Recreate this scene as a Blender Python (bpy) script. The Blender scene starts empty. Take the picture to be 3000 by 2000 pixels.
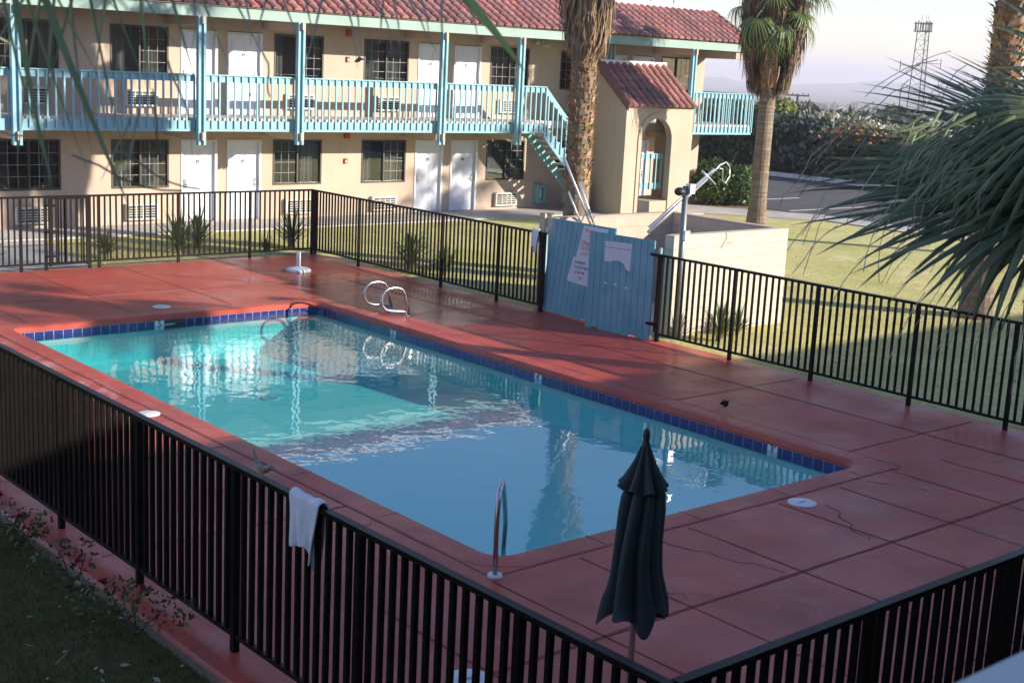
import bpy, math, random
from math import sin, cos, pi, radians, sqrt, atan2
from mathutils import Vector, Matrix
random.seed(7)
S = bpy.context.scene
COL = S.collection
V = Vector
U = random.uniform

# ------------------------------------------------------------------ mesh builder
class M:
    def __init__(s): s.v=[]; s.f=[]; s.m=[]; s.c=[]; s.k=0; s.col=None
    def face(s, pts):
        n=len(s.v); s.v+= [tuple(p) for p in pts]; s.f.append(tuple(range(n,n+len(pts)))); s.m.append(s.k); s.c.append(s.col)
    def add(s, vs, fs):
        n=len(s.v); s.v+=[tuple(p) for p in vs]
        for f in fs: s.f.append(tuple(i+n for i in f)); s.m.append(s.k); s.c.append(s.col)
    def box(s,x0,x1,y0,y1,z0,z1,mat=None):
        vs=[(x0,y0,z0),(x1,y0,z0),(x1,y1,z0),(x0,y1,z0),(x0,y0,z1),(x1,y0,z1),(x1,y1,z1),(x0,y1,z1)]
        if mat is not None: vs=[mat@V(p) for p in vs]
        s.add(vs,[(0,3,2,1),(4,5,6,7),(0,1,5,4),(1,2,6,5),(2,3,7,6),(3,0,4,7)])
    def bar(s,a,b,w,h=None,up=(0,0,1)):
        a=V(a);b=V(b);d=(b-a).normalized();u=V(up)
        if abs(d.dot(u))>.98: u=V((0,1,0))
        r=d.cross(u).normalized();u=r.cross(d);h=h or w
        o=[r*(-w/2)-u*(h/2),r*(w/2)-u*(h/2),r*(w/2)+u*(h/2),r*(-w/2)+u*(h/2)]
        s.add([a+p for p in o]+[b+p for p in o],[(3,2,1,0),(4,5,6,7),(0,1,5,4),(1,2,6,5),(2,3,7,6),(3,0,4,7)])
    def tube(s,pts,r,n=8,cap=True):
        pts=[V(p) for p in pts]; rs=r if isinstance(r,(list,tuple)) else [r]*len(pts)
        t=(pts[1]-pts[0]).normalized(); u=t.orthogonal().normalized(); vs=[];fs=[]
        for i,p in enumerate(pts):
            t2=(pts[min(i+1,len(pts)-1)]-pts[max(i-1,0)]).normalized()
            q=t.rotation_difference(t2); u=q@u; t=t2; w=t.cross(u)
            for k in range(n):
                a=2*pi*k/n; vs.append(p+(u*cos(a)+w*sin(a))*rs[i])
        for i in range(len(pts)-1):
            for k in range(n):
                fs.append((i*n+k,i*n+(k+1)%n,(i+1)*n+(k+1)%n,(i+1)*n+k))
        if cap: fs.append(tuple(range(n-1,-1,-1))); fs.append(tuple((len(pts)-1)*n+k for k in range(n)))
        s.add(vs,fs)
    def lathe(s,prof,n=20,o=(0,0,0),fn=None):
        vs=[];fs=[];o=V(o)
        for i,(r,z) in enumerate(prof):
            for k in range(n):
                a=2*pi*k/n; rr=r*(fn(a,i) if fn else 1); vs.append(o+V((rr*cos(a),rr*sin(a),z)))
        for i in range(len(prof)-1):
            for k in range(n): fs.append((i*n+k,i*n+(k+1)%n,(i+1)*n+(k+1)%n,(i+1)*n+k))
        s.add(vs,fs)
    def prism(s,poly,fn,d0,d1):
        a=[fn(p[0],p[1],d0) for p in poly]; b=[fn(p[0],p[1],d1) for p in poly]; n=len(poly)
        s.add(a+b,[tuple(range(n-1,-1,-1)),tuple(range(n,2*n))]+[(i,(i+1)%n,n+(i+1)%n,n+i) for i in range(n)])
    def ball(s,c,rx,ry,rz,n=12,m=8):
        vs=[];fs=[];c=V(c)
        for i in range(m+1):
            t=pi*i/m
            for k in range(n):
                a=2*pi*k/n; vs.append(c+V((rx*sin(t)*cos(a),ry*sin(t)*sin(a),-rz*cos(t))))
        for i in range(m):
            for k in range(n): fs.append((i*n+k,i*n+(k+1)%n,(i+1)*n+(k+1)%n,(i+1)*n+k))
        s.add(vs,fs)
    def grid(s,pts):
        h=len(pts);w=len(pts[0])
        s.add([p for r in pts for p in r],[(j*w+i,j*w+i+1,(j+1)*w+i+1,(j+1)*w+i) for j in range(h-1) for i in range(w-1)])
    def build(s,name,mats,parent=None,smooth=False,loc=None):
        if not isinstance(mats,(list,tuple)): mats=[mats]
        me=bpy.data.meshes.new(name); me.from_pydata(s.v,[],s.f)
        if not isinstance(mats,(list,tuple)): mats=[mats]
        for m in mats: me.materials.append(m)
        if len(mats)>1: me.polygons.foreach_set('material_index',s.m)
        if any(c is not None for c in s.c) or any(m_.get('tint') for m_ in mats):
            ca=me.color_attributes.new('Tint','FLOAT_COLOR','CORNER'); buf=[]
            for f,c in zip(s.f,s.c):
                c=c or (1,1,1); buf+= [c[0],c[1],c[2],1]*len(f)
            ca.data.foreach_set('color',buf)
        if smooth: me.polygons.foreach_set('use_smooth',[True]*len(s.f))
        me.update()
        return link(name,me,parent,loc)
WL={}
def link(name,me,parent=None,loc=None):
    o=bpy.data.objects.new(name,me); COL.objects.link(o)
    base=V((0,0,0))
    if parent is not None:
        o.parent=parent; base=WL.get(parent.name,V((0,0,0)))
    if loc is None: o.location=-base; WL[o.name]=V((0,0,0))      # built in world coordinates
    elif loc=='local': WL[o.name]=base                            # built in the parent's coordinates
    else: o.location=V(loc); WL[o.name]=base+V(loc)
    return o
def tag(o,label=None,cat=None,group=None,kind=None):
    if label: o['label']=label
    if cat: o['category']=cat
    if group: o['group']=group
    if kind: o['kind']=kind
    return o
def empty(name,loc,label,cat,group=None,rz=0):
    o=bpy.data.objects.new(name,None); COL.objects.link(o); o.location=loc; o.rotation_euler.z=rz
    o.empty_display_size=.2; WL[o.name]=V(loc); tag(o,label,cat,group); return o
def copy_tree(o,parent=None):
    c=o.copy(); COL.objects.link(c)
    if parent is not None: c.parent=parent
    for ch in list(o.children): copy_tree(ch,c)
    return c

# ------------------------------------------------------------------ materials
def lin(h):
    h=h.lstrip('#'); r=[int(h[i:i+2],16)/255 for i in (0,2,4)]
    return tuple((c/12.92 if c<=.04045 else ((c+.055)/1.055)**2.4) for c in r)
class NT:
    def __init__(s,name):
        s.mat=bpy.data.materials.new(name); s.mat.use_nodes=True; s.t=s.mat.node_tree; s.t.nodes.clear()
        s.out=s.n('ShaderNodeOutputMaterial')
    def n(s,typ,**kw):
        x=s.t.nodes.new(typ)
        for k,v in kw.items():
            if hasattr(x,k) and k not in x.inputs: setattr(x,k,v)
            else: x.inputs[k].default_value=v
        return x
    def l(s,a,b): s.t.links.new(a,b)
    def noise(s,scale,detail=4,vec=None,rough=.55,dist=0):
        x=s.n('ShaderNodeTexNoise'); x.inputs['Scale'].default_value=scale; x.inputs['Detail'].default_value=detail
        x.inputs['Roughness'].default_value=rough; x.inputs['Distortion'].default_value=dist
        if vec is not None: s.l(vec,x.inputs['Vector'])
        return x.outputs['Fac']
    def ramp(s,fac,stops):
        x=s.n('ShaderNodeValToRGB'); e=x.color_ramp.elements
        while len(e)<len(stops): e.new(.5)
        for el,(p,c) in zip(e,stops):
            el.position=p; el.color=(*c,1) if hasattr(c,'__len__') else (c,c,c,1)
        s.l(fac,x.inputs['Fac']); return x.outputs['Color']
    def mix(s,f,a,b,blend='MIX'):
        x=s.n('ShaderNodeMix',data_type='RGBA',blend_type=blend)
        for i,q in ((0,f),(6,a),(7,b)):
            if hasattr(q,'is_linked'): s.l(q,x.inputs[i])
            elif i==0: x.inputs[0].default_value=q
            else: x.inputs[i].default_value=(*q,1)
        return x.outputs[2]
    def pos(s):
        return s.n('ShaderNodeNewGeometry').outputs['Position']
    def obj(s): return s.n('ShaderNodeTexCoord').outputs['Object']
    def math(s,op,a,b=0.):
        x=s.n('ShaderNodeMath',operation=op)
        for i,q in enumerate((a,b)):
            if hasattr(q,'is_linked'): s.l(q,x.inputs[i])
            else: x.inputs[i].default_value=q
        return x.outputs[0]
    def bsdf(s,color,rough=.6,metal=0,spec=.5,bump=None,bstr=.3,bdist=.01,**kw):
        p=s.n('ShaderNodeBsdfPrincipled'); p.inputs['Metallic'].default_value=metal; p.inputs['Specular IOR Level'].default_value=spec
        if hasattr(color,'is_linked'): s.l(color,p.inputs['Base Color'])
        else: p.inputs['Base Color'].default_value=(*color,1)
        if hasattr(rough,'is_linked'): s.l(rough,p.inputs['Roughness'])
        else: p.inputs['Roughness'].default_value=rough
        if bump is not None:
            b=s.n('ShaderNodeBump'); b.inputs['Strength'].default_value=bstr; b.inputs['Distance'].default_value=bdist
            s.l(bump,b.inputs['Height']); s.l(b.outputs['Normal'],p.inputs['Normal'])
        for k,v in kw.items(): p.inputs[k].default_value=v
        s.l(p.outputs[0],s.out.inputs['Surface']); return p
def simple(name,c1,c2=None,scale=3,rough=.6,metal=0,bscale=None,bstr=.3,bdist=.01,spec=.5,detail=5,tint=False,lo=.35,hi=.65):
    t=NT(name); P=t.pos(); c=c1
    if c2 is not None: c=t.ramp(t.noise(scale,detail,P),[(lo,c1),(hi,c2)])
    if tint:
        a=t.n('ShaderNodeAttribute',attribute_name='Tint')
        c=t.mix(1.0,c,a.outputs['Color'],'MULTIPLY')
    b=t.noise(bscale,4,P) if bscale else None
    t.bsdf(c,rough,metal,spec,b,bstr,bdist)
    if tint: t.mat['tint']=1
    return t.mat
def leafmat(name,c1,c2,rough=.5,trans=.25,scale=4):
    t=NT(name); a=t.n('ShaderNodeAttribute',attribute_name='Tint')
    c=t.ramp(t.noise(scale,2,t.pos()),[(.35,c1),(.65,c2)]); c=t.mix(1.0,c,a.outputs['Color'],'MULTIPLY')
    p=t.bsdf(c,rough,0,.4); tr=t.n('ShaderNodeBsdfTranslucent'); t.l(c,tr.inputs['Color'])
    m=t.n('ShaderNodeMixShader'); m.inputs[0].default_value=trans
    t.l(p.outputs[0],m.inputs[1]); t.l(tr.outputs[0],m.inputs[2]); t.l(m.outputs[0],t.out.inputs['Surface']); t.mat['tint']=1; return t.mat

STUCCO=(.66,.50,.30)
m_stucco=NT('stucco')
P=m_stucco.pos()
c=m_stucco.ramp(m_stucco.noise(.8,5,P),[(.3,(.465,.365,.285)),(.7,(.53,.42,.335))])
c=m_stucco.mix(m_stucco.ramp(m_stucco.noise(30,3,P),[(.5,0.),(.75,.25)]),c,(.39,.31,.225))
mpp=m_stucco.n('ShaderNodeMapping'); mpp.inputs['Scale'].default_value=(3.2,3.2,.22); m_stucco.l(P,mpp.inputs['Vector'])
c=m_stucco.mix(m_stucco.ramp(m_stucco.noise(1.0,6,mpp.outputs[0],.7),[(.52,0.),(.75,.38)]),c,(.34,.275,.205))
m_stucco.bsdf(c,.9,0,.2,m_stucco.noise(60,5,P),.5,.012); m_stucco=m_stucco.mat
m_teal=simple('teal_paint',(.185,.375,.44),(.23,.43,.49),6,.5,0,40,.12,.004)
m_sage=simple('sage_paint',(.25,.36,.32),(.20,.30,.275),1.5,.6,0,25,.15,.004,lo=.4,hi=.75)
m_door=simple('white_door_paint',(.72,.74,.80),(.67,.70,.77),2,.4,0,30,.05,.003)
m_trim=simple('white_trim',(.70,.71,.75),(.62,.63,.67),3,.5)
m_wframe=simple('bronze_frame',(.045,.03,.025),(.06,.042,.035),5,.45)
m_muntin=simple('muntin_white',(.40,.40,.40),(.32,.32,.32),5,.5)
m_curtain=simple('curtain',(.24,.245,.26),(.17,.175,.19),4,.9,0,60,.2,.01)
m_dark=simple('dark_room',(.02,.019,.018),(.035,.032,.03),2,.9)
m_plaque=simple('plaque',(.03,.03,.035),None,1,.4)
m_metal=simple('brushed_steel',(.55,.55,.55),(.45,.45,.46),15,.28,1)
m_alu=simple('aluminium_pole',(.62,.63,.65),(.5,.51,.53),12,.4,.8)
m_galv=simple('galvanised_tube',(.24,.25,.26),(.19,.20,.21),9,.5,.7)
m_black=simple('black_fence_paint',(.005,.004,.004),(.010,.0075,.007),12,.36,0,35,.1,.003,.13)
m_conc=simple('concrete',(.40,.38,.35),(.52,.49,.45),1.3,.85,0,30,.3,.006)
m_slab=simple('balcony_slab',(.58,.53,.50),(.48,.43,.40),2.5,.85,0,30,.3,.006)
m_acw=simple('ac_casing',(.62,.58,.50),(.55,.51,.43),4,.6)
m_acd=simple('ac_louver',(.025,.025,.028),(.04,.04,.04),6,.6)
m_red=simple('alarm_red',(.45,.03,.02),None,1,.4)
m_cap=simple('white_ridge_mortar',(.84,.83,.83),(.76,.75,.75),2.5,.8,0,20,.3,.01)
m_tile=simple('clay_tile',(.38,.185,.165),(.29,.155,.145),1.2,.75,0,18,.35,.01,tint=True)
m_pan=simple('clay_pan',(.36,.10,.095),(.26,.085,.08),3,.8)
m_blockw=NT('block_cream')
def blockmat(name,c1,c2,mort):
    t=NT(name); P=t.pos(); sx=t.n('ShaderNodeSeparateXYZ'); t.l(P,sx.inputs[0])
    cx=t.n('ShaderNodeCombineXYZ'); t.l(t.math('ADD',sx.outputs[0],sx.outputs[1]),cx.inputs[0]); t.l(sx.outputs[2],cx.inputs[1])
    b=t.n('ShaderNodeTexBrick'); b.inputs['Scale'].default_value=1; b.inputs['Brick Width'].default_value=.41; b.inputs['Row Height'].default_value=.205
    b.inputs['Mortar Size'].default_value=.005; b.inputs['Mortar Smooth'].default_value=.3; b.offset=.5
    t.l(cx.outputs[0],b.inputs['Vector'])
    b.inputs['Color1'].default_value=(*c1,1); b.inputs['Color2'].default_value=(*c2,1); b.inputs['Mortar'].default_value=(*mort,1)
    c=t.mix(t.ramp(t.noise(2.2,5,P),[(.45,0.),(.75,.35)]),b.outputs['Color'],tuple(x*.72 for x in c2))
    h=t.math('SUBTRACT',t.math('MULTIPLY',t.noise(45,4,P),.25),b.outputs['Fac'])
    t.bsdf(c,.92,0,.2,h,.45,.01); return t.mat
m_blockw=blockmat('block_cream',(.58,.52,.44),(.54,.48,.40),(.36,.32,.265))
m_blockt=blockmat('block_tan',(.56,.43,.34),(.51,.39,.31),(.36,.27,.22))

# pool deck paint
t=NT('red_deck_paint'); P=t.pos()
c=t.ramp(t.noise(.45,6,P,.6),[(.28,(.36,.062,.042)),(.5,(.465,.080,.051)),(.72,(.60,.132,.088))])
c=t.mix(t.ramp(t.noise(3.5,6,P,.65,.6),[(.52,0.),(.75,.5)]),c,(.38,.066,.058))
c=t.mix(t.ramp(t.noise(.9,7,P,.7,1.2),[(.49,0.),(.60,.62)]),c,(.31,.07,.055))
c=t.mix(t.ramp(t.noise(2.3,8,P,.75,.5),[(.58,0.),(.70,.5)]),c,(.62,.20,.15))
c=t.mix(t.ramp(t.noise(38,3,P),[(.55,0.),(.8,.35)]),c,(.33,.058,.052))
sx=t.n('ShaderNodeSeparateXYZ'); t.l(P,sx.inputs[0])
edge=t.math('MULTIPLY',t.ramp(t.math('ABSOLUTE',t.math('SUBTRACT',sx.outputs[0],6.55)),[(.0,1.),(.75,0.)]),
            t.ramp(t.math('MULTIPLY',t.math('ABSOLUTE',t.math('SUBTRACT',sx.outputs[1],16.8)),.2),[(.25,1.),(.75,0.)]))
wn=t.ramp(t.noise(1.9,8,P,.72,.8),[(.48,0.),(.62,1.)])
wear=t.math('MULTIPLY',edge,wn)
c=t.mix(t.math('MULTIPLY',wear,.85),c,(.78,.64,.62))
ro=t.ramp(t.noise(1.1,5,P),[(.3,.30),(.7,.52)])
wx=t.math('MULTIPLY',t.math('SUBTRACT',sx.outputs[0],14.2),.55); wy=t.math('MULTIPLY',t.math('SUBTRACT',sx.outputs[1],20.2),.26)
wr=t.math('SQRT',t.math('ADD',t.math('MULTIPLY',wx,wx),t.math('MULTIPLY',wy,wy)))
wet=t.ramp(t.math('ADD',wr,t.math('MULTIPLY',t.math('SUBTRACT',t.noise(.9,5,P),.5),1.6)),[(.55,1.),(.85,0.)])
ro=t.mix(wet,ro,(.13,.13,.13))
t.bsdf(c,ro,0,.34,t.noise(55,5,P),.22,.006); m_deck=t.mat
m_joint=simple('deck_joint_dark',(.17,.042,.038),(.25,.055,.048),8,.8)  # dark red tone of the scored joints
m_jointw=simple('deck_joint_white',(.62,.40,.36),(.5,.26,.23),8,.7)
m_crack=simple('deck_crack',(.14,.034,.034),(.20,.046,.044),8,.8)

# pool
m_plaster=simple('pool_plaster',(.37,.76,.70),(.33,.73,.68),.8,.7,0,12,.2,.02)
m_ptile=simple('blue_tile',(.018,.022,.13),(.03,.035,.20),4,.15)
m_grout=simple('grout',(.5,.5,.55),None,1,.8)
m_white=simple('white_plastic',(.74,.75,.76),(.66,.67,.68),6,.45)
m_ink=simple('ink_black',(.02,.02,.025),None,1,.5)
m_redink=simple('ink_red',(.50,.06,.09),None,1,.5)
t=NT('pool_water'); P=t.pos()
mp=t.n('ShaderNodeMapping'); mp.inputs['Scale'].default_value=(1.0,1.0,1); t.l(P,mp.inputs['Vector'])
rp=t.n('ShaderNodeSeparateXYZ'); t.l(P,rp.inputs[0])
# ripple patch by the far ladder corner: stronger there
dx=t.math('SUBTRACT',rp.outputs[0],12.0); dy=t.math('SUBTRACT',rp.outputs[1],18.2)
rad=t.math('SQRT',t.math('ADD',t.math('MULTIPLY',dx,dx),t.math('MULTIPLY',t.math('MULTIPLY',dy,dy),.5)))
rip=t.ramp(t.math('MULTIPLY',rad,.3),[(.1,1.),(.95,0.)])
ringv=t.math('MULTIPLY',t.math('SINE',t.math('MULTIPLY',t.math('ADD',rad,t.math('MULTIPLY',t.noise(1.3,2,P),.35)),34.0)),.35)
h1=t.noise(2.6,2,P,.4,.3); h2=t.noise(11,2,P,.5); 
h=t.math('ADD',t.math('ADD',t.math('MULTIPLY',h1,.9),t.math('MULTIPLY',h2,.10)),t.math('MULTIPLY',rip,t.math('ADD',t.math('MULTIPLY',ringv,.12),t.math('MULTIPLY',h2,.35))))
b=t.n('ShaderNodeBump'); b.inputs['Strength'].default_value=.30; b.inputs['Distance'].default_value=.012; t.l(h,b.inputs['Height'])
gi=t.n('ShaderNodeNewGeometry'); vd=t.n('ShaderNodeVectorMath',operation='DOT_PRODUCT'); t.l(b.outputs['Normal'],vd.inputs[0]); t.l(gi.outputs['Incoming'],vd.inputs[1])
ca=t.math('MINIMUM',t.math('ABSOLUTE',vd.outputs['Value']),1.0)
fac=t.math('ADD',.03,t.math('MULTIPLY',.97,t.math('POWER',t.math('SUBTRACT',1.0,ca),4.2)))
sn=t.math('SUBTRACT',1.0,t.math('DIVIDE',t.math('SUBTRACT',1.0,t.math('MULTIPLY',ca,ca)),1.77)); pl_len=t.math('DIVIDE',1.0,t.math('SQRT',sn))
cx=t.n('ShaderNodeCombineColor')
dfac=t.math('ADD',.35,t.math('MULTIPLY',.95,t.math('MULTIPLY',t.math('SUBTRACT',rp.outputs[1],8.6),1/11.5)))
for i,k in enumerate((.52,.86,.895)): t.l(t.math('POWER',k,t.math('MULTIPLY',pl_len,dfac)),cx.inputs[i])
gl=t.n('ShaderNodeBsdfGlossy'); gl.inputs['Roughness'].default_value=.01; t.l(b.outputs['Normal'],gl.inputs['Normal'])
tr=t.n('ShaderNodeBsdfTransparent'); t.l(cx.outputs[0],tr.inputs['Color'])
ms=t.n('ShaderNodeMixShader'); t.l(fac,ms.inputs[0]); t.l(tr.outputs[0],ms.inputs[1]); t.l(gl.outputs[0],ms.inputs[2]); t.l(ms.outputs[0],t.out.inputs['Surface'])
m_water=t.mat
# window glass
t=NT('window_glass')
fr=t.n('ShaderNodeFresnel'); fr.inputs['IOR'].default_value=1.5
gl=t.n('ShaderNodeBsdfGlossy'); gl.inputs['Roughness'].default_value=.015
tr=t.n('ShaderNodeBsdfTransparent'); tr.inputs['Color'].default_value=(.80,.82,.80,1)
ms=t.n('ShaderNodeMixShader'); t.l(t.math('ADD',t.math('MULTIPLY',fr.outputs[0],1.4),.05),ms.inputs[0]); t.l(tr.outputs[0],ms.inputs[1]); t.l(gl.outputs[0],ms.inputs[2]); t.l(ms.outputs[0],t.out.inputs['Surface'])
m_glass=t.mat
# ground
def groundmat(name,a,b,c_,s1=.5,s2=9,bs=.6):
    t=NT(name); P=t.pos()
    c=t.ramp(t.noise(s1,6,P,.6,.3),[(.3,a),(.5,b),(.72,c_)])
    c=t.mix(t.ramp(t.noise(s2,5,P,.7),[(.4,0.),(.7,.6)]),c,tuple(x*.55 for x in b))
    c=t.mix(t.ramp(t.noise(s2*5,3,P,.7),[(.45,0.),(.7,.5)]),c,tuple(x*1.25 for x in c_))
    t.bsdf(c,.95,0,.1,t.noise(s2*7,5,P,.7),bs,.03); return t.mat
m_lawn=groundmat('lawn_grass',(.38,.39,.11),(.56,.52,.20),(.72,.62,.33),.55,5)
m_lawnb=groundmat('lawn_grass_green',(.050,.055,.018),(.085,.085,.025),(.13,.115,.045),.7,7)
m_earth=groundmat('dry_earth',(.22,.17,.11),(.26,.20,.13),(.30,.24,.16),.05,2)
m_plain=groundmat('plain',(.16,.16,.10),(.22,.19,.13),(.26,.22,.16),.01,.05,.1)
m_asph=simple('asphalt',(.060,.058,.062),(.085,.082,.085),1.2,.9,0,60,.5,.01)
m_kerb=simple('white_kerb',(.66,.65,.66),(.52,.50,.50),2,.8,0,20,.3,.01)
m_gravel=simple('gravel_edge',(.30,.27,.22),(.16,.13,.10),25,.95,0,40,.8,.03)
m_hill=groundmat('hill',(.20,.17,.15),(.24,.20,.18),(.28,.24,.21),.004,.02,.1)
# plants
m_trunk=simple('palm_trunk',(.26,.20,.145),(.17,.125,.09),7,.95,0,22,.6,.02,tint=True)
m_boot=simple('palm_boot',(.37,.24,.125),(.20,.115,.06),9,.85,0,30,.4,.01,tint=True)
m_thatch=simple('palm_thatch',(.32,.22,.14),(.22,.145,.095),6,.9,0,40,.3,.01,tint=True)
m_frond=leafmat('palm_frond',(.10,.15,.045),(.15,.20,.07),.45,.22)
m_frondd=leafmat('fan_blade',(.125,.165,.088),(.165,.205,.115),.42,.20)
m_petiole=simple('petiole',(.16,.15,.06),(.12,.12,.05),5,.6)
m_straw=simple('leaf_fibre',(.46,.44,.36),(.33,.33,.27),9,.8)
m_hedgeg=leafmat('hedge_bright',(.045,.10,.016),(.085,.15,.026),.4,.2)
m_hedgeb=leafmat('hedge_bluegreen',(.045,.075,.060),(.075,.11,.085),.4,.15)
m_hedgeo=leafmat('hedge_olive',(.062,.080,.026),(.10,.11,.036),.5,.15)
m_oleander=leafmat('oleander_pale',(.16,.19,.085),(.24,.25,.14),.5,.2)
m_lightgreen=leafmat('acacia_green',(.17,.21,.050),(.25,.27,.075),.5,.3)
m_bloomr=leafmat('bougainvillea',(.40,.13,.05),(.30,.09,.05),.5,.3)
m_bloomw=leafmat('white_bloom',(.62,.60,.50),(.52,.50,.40),.6,.3)
m_rose=leafmat('rose_red',(.30,.008,.02),(.20,.006,.015),.5,.2)
m_rosep=leafmat('petal_pale',(.55,.36,.38),(.6,.5,.5),.5,.2)
m_farleaf=leafmat('far_tree_leaf',(.06,.075,.04),(.10,.11,.06),.6,.1,.3)
m_bark=simple('bark',(.12,.09,.065),(.08,.06,.045),4,.95)
m_litter=simple('dry_leaf',(.42,.36,.28),(.30,.22,.15),9,.9)
# objects
m_umb=simple('umbrella_cloth',(.026,.038,.044),(.036,.050,.056),3,.85,0,120,.15,.003)
m_towel=simple('towel_white',(.72,.72,.78),(.66,.66,.73),8,.95,0,160,.5,.006)
m_bird=simple('dark_plumage',(.010,.008,.007),(.016,.012,.010),20,.7)
m_birdp=simple('pale_plumage',(.38,.33,.29),(.28,.20,.14),18,.8)
m_wood=simple('pole_wood',(.11,.085,.065),(.075,.06,.05),4,.9)
m_roofw=simple('far_roof',(.62,.60,.57),(.5,.47,.44),.3,.8)
m_farwall=simple('far_wall',(.45,.38,.30),(.38,.32,.26),.3,.9)

# ================================================================== SETTING
XL,XR,YF,YN=7.435,12.89,20.13,8.60
def tz(x):
    if x<53: return -.06
    pts=[(53,-.06),(75,-4),(110,-8),(200,-13),(500,-20),(1200,-26),(6000,-27)]
    for (a,b),(c_,d) in zip(pts,pts[1:]):
        if x<=c_: return b+(d-b)*(x-a)/(c_-a)
    return -27
g=M()
xs=[-400,-60,-10,XL-.02,XR+.02,30,53,58,66,75,90,110,150,200,320,500,800,1200,2500,6000]
ys=[-400,-60,-5,YN-.02,YF+.02,60,120,250,600,1500,3000,6000]
for i in range(len(xs)-1):
    for j in range(len(ys)-1):
        if abs(xs[i]-XL)<.1 and abs(ys[j]-YN)<.1: continue
        q=[(xs[i],ys[j]),(xs[i+1],ys[j]),(xs[i+1],ys[j+1]),(xs[i],ys[j+1])]
        g.k=1 if xs[i]>=53 else 0
        g.face([(x,y,tz(x)) for x,y in q])
tag(g.build('ground',[m_earth,m_plain]),'bare dry earth running out to the hazy desert plain','ground',kind='structure')
def sheet(name,poly,z,mat,label,cat='ground',thick=0):
    m=M(); m.prism(poly,lambda x,y,d:(x,y,d),z-(thick or .01),z)
    return tag(m.build(name,mat),label,cat,kind='structure')
sheet('lawn',[(16.1,-6),(35.3,-6),(35.3,25.6),(32.5,28.5),(28.3,29.3),(16.1,29.3)],-.035,m_lawn,'dry yellow green lawn between pool fence and motel walk','lawn')
sheet('back_lawn',[(11.0,25.3),(16.1,25.3),(16.1,29.3),(11.55,29.3)],-.030,m_lawn,'strip of lawn behind the far pool fence','lawn')
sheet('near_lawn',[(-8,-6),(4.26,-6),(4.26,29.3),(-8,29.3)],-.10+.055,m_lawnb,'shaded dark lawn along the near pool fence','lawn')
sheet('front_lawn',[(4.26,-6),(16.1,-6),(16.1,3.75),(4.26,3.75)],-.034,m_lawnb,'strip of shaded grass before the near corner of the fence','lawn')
sheet('walkway',[(4,29.3),(28.2,29.3),(28.2,31.0),(4,31.0)],.0,m_conc,'grey concrete walk along the motel front','walkway',thick=.12)
sheet('gate_path',[(4.3,25.3),(11.0,25.3),(11.5,29.3),(4.3,29.3)],-.02,m_conc,'pale concrete path leading from the gate to the motel','path',thick=.06)
sheet('sidewalk',[(28.2,29.0),(32.3,28.2),(34.9,25.4),(35.1,-6),(36.2,-6),(36.2,26.6),(34.2,29.4),(33.5,31.0),(28.2,31.0)],.004,m_conc,'pale concrete pavement curving from the stair tower to the parking lot','pavement',thick=.12)
sheet('parking_lot',[(36.2,-20),(48.6,-20),(48.6,70),(36.2,70),(36.2,26.6)],-.045,m_asph,'dark asphalt parking lot beyond the lawn','road')
m=M(); m.box(48.6,48.85,-20,70,-.05,.13); tag(m.build('kerb',m_kerb),'white painted kerb at the far side of the parking lot','kerb',kind='structure')
m=M()
for y0,y1 in ((25.6,26.4),(22.5,24.6),(18.5,21.7),(15,17.6)): m.box(36.22,36.42,y0,y1,-.04,-.036)
for y0 in (28,31,34): m.box(36.4,40.8,y0,y0+.1,-.04,-.036)
tag(m.build('parking_marking',m_kerb),'worn white paint lines on the asphalt','marking',kind='structure')
sheet('gravel_strip',[(4.3,25.16),(16.1,25.16),(16.1,25.5),(4.3,25.5)],-.012,m_gravel,'narrow strip of gravel along the far deck edge','ground')

# pool deck with rounded coping
def rrect(x0,x1,y0,y1,r,n=6):
    out=[]
    for cx,cy,a0 in ((x1-r,y1-r,0),(x0+r,y1-r,pi/2),(x0+r,y0+r,pi),(x1-r,y0+r,3*pi/2)):
        for k in range(n+1):
            a=a0+pi/2*k/n; out.append((cx+r*cos(a),cy+r*sin(a)))
    return out
dk=M(); N=7
def loop(off,r,z): return [(x,y,z) for x,y in rrect(XL-off,XR+off,YN-off,YF+off,max(r+off,.02),N)]
DX0,DX1,DY0,DY1=4.47,16.06,3.86,25.18
inner=loop(.32,.22,0.0); n=len(inner)
# outer ring points matched by direction
def outer(p):
    x,y,_=p; cx,cy=(XL+XR)/2,(YN+YF)/2
    return None
prof=[(.32,0),(.31,.004),(.29,.006),(.10,.007),(.03,.002),(.0,-.018),(-.022,-.05),(-.02,-.085),(.012,-.092)]
loops=[loop(o,.22,z) for o,z in prof]
for a,b in zip(loops,loops[1:]):
    for k in range(n): dk.face([a[k],a[(k+1)%n],b[(k+1)%n],b[k]])
# flat deck: four trapezoid fans around the pool
ic=[(XR+.32,YF+.32),(XL-.32,YF+.32),(XL-.32,YN-.32),(XR+.32,YN-.32)]
oc=[(DX1,DY1),(DX0,DY1),(DX0,DY0),(DX1,DY0)]
q=n//4
for s_ in range(4):
    pts=inner[s_*q:(s_+1)*q]
    c0=oc[s_]
    for k in range(q-1): dk.face([pts[k],(c0[0],c0[1],0),pts[k+1]])
    nx=inner[((s_+1)*q)%n]; c1=oc[(s_+1)%4]
    dk.face([pts[-1],(c0[0],c0[1],0),(c1[0],c1[1],0),nx])
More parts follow.
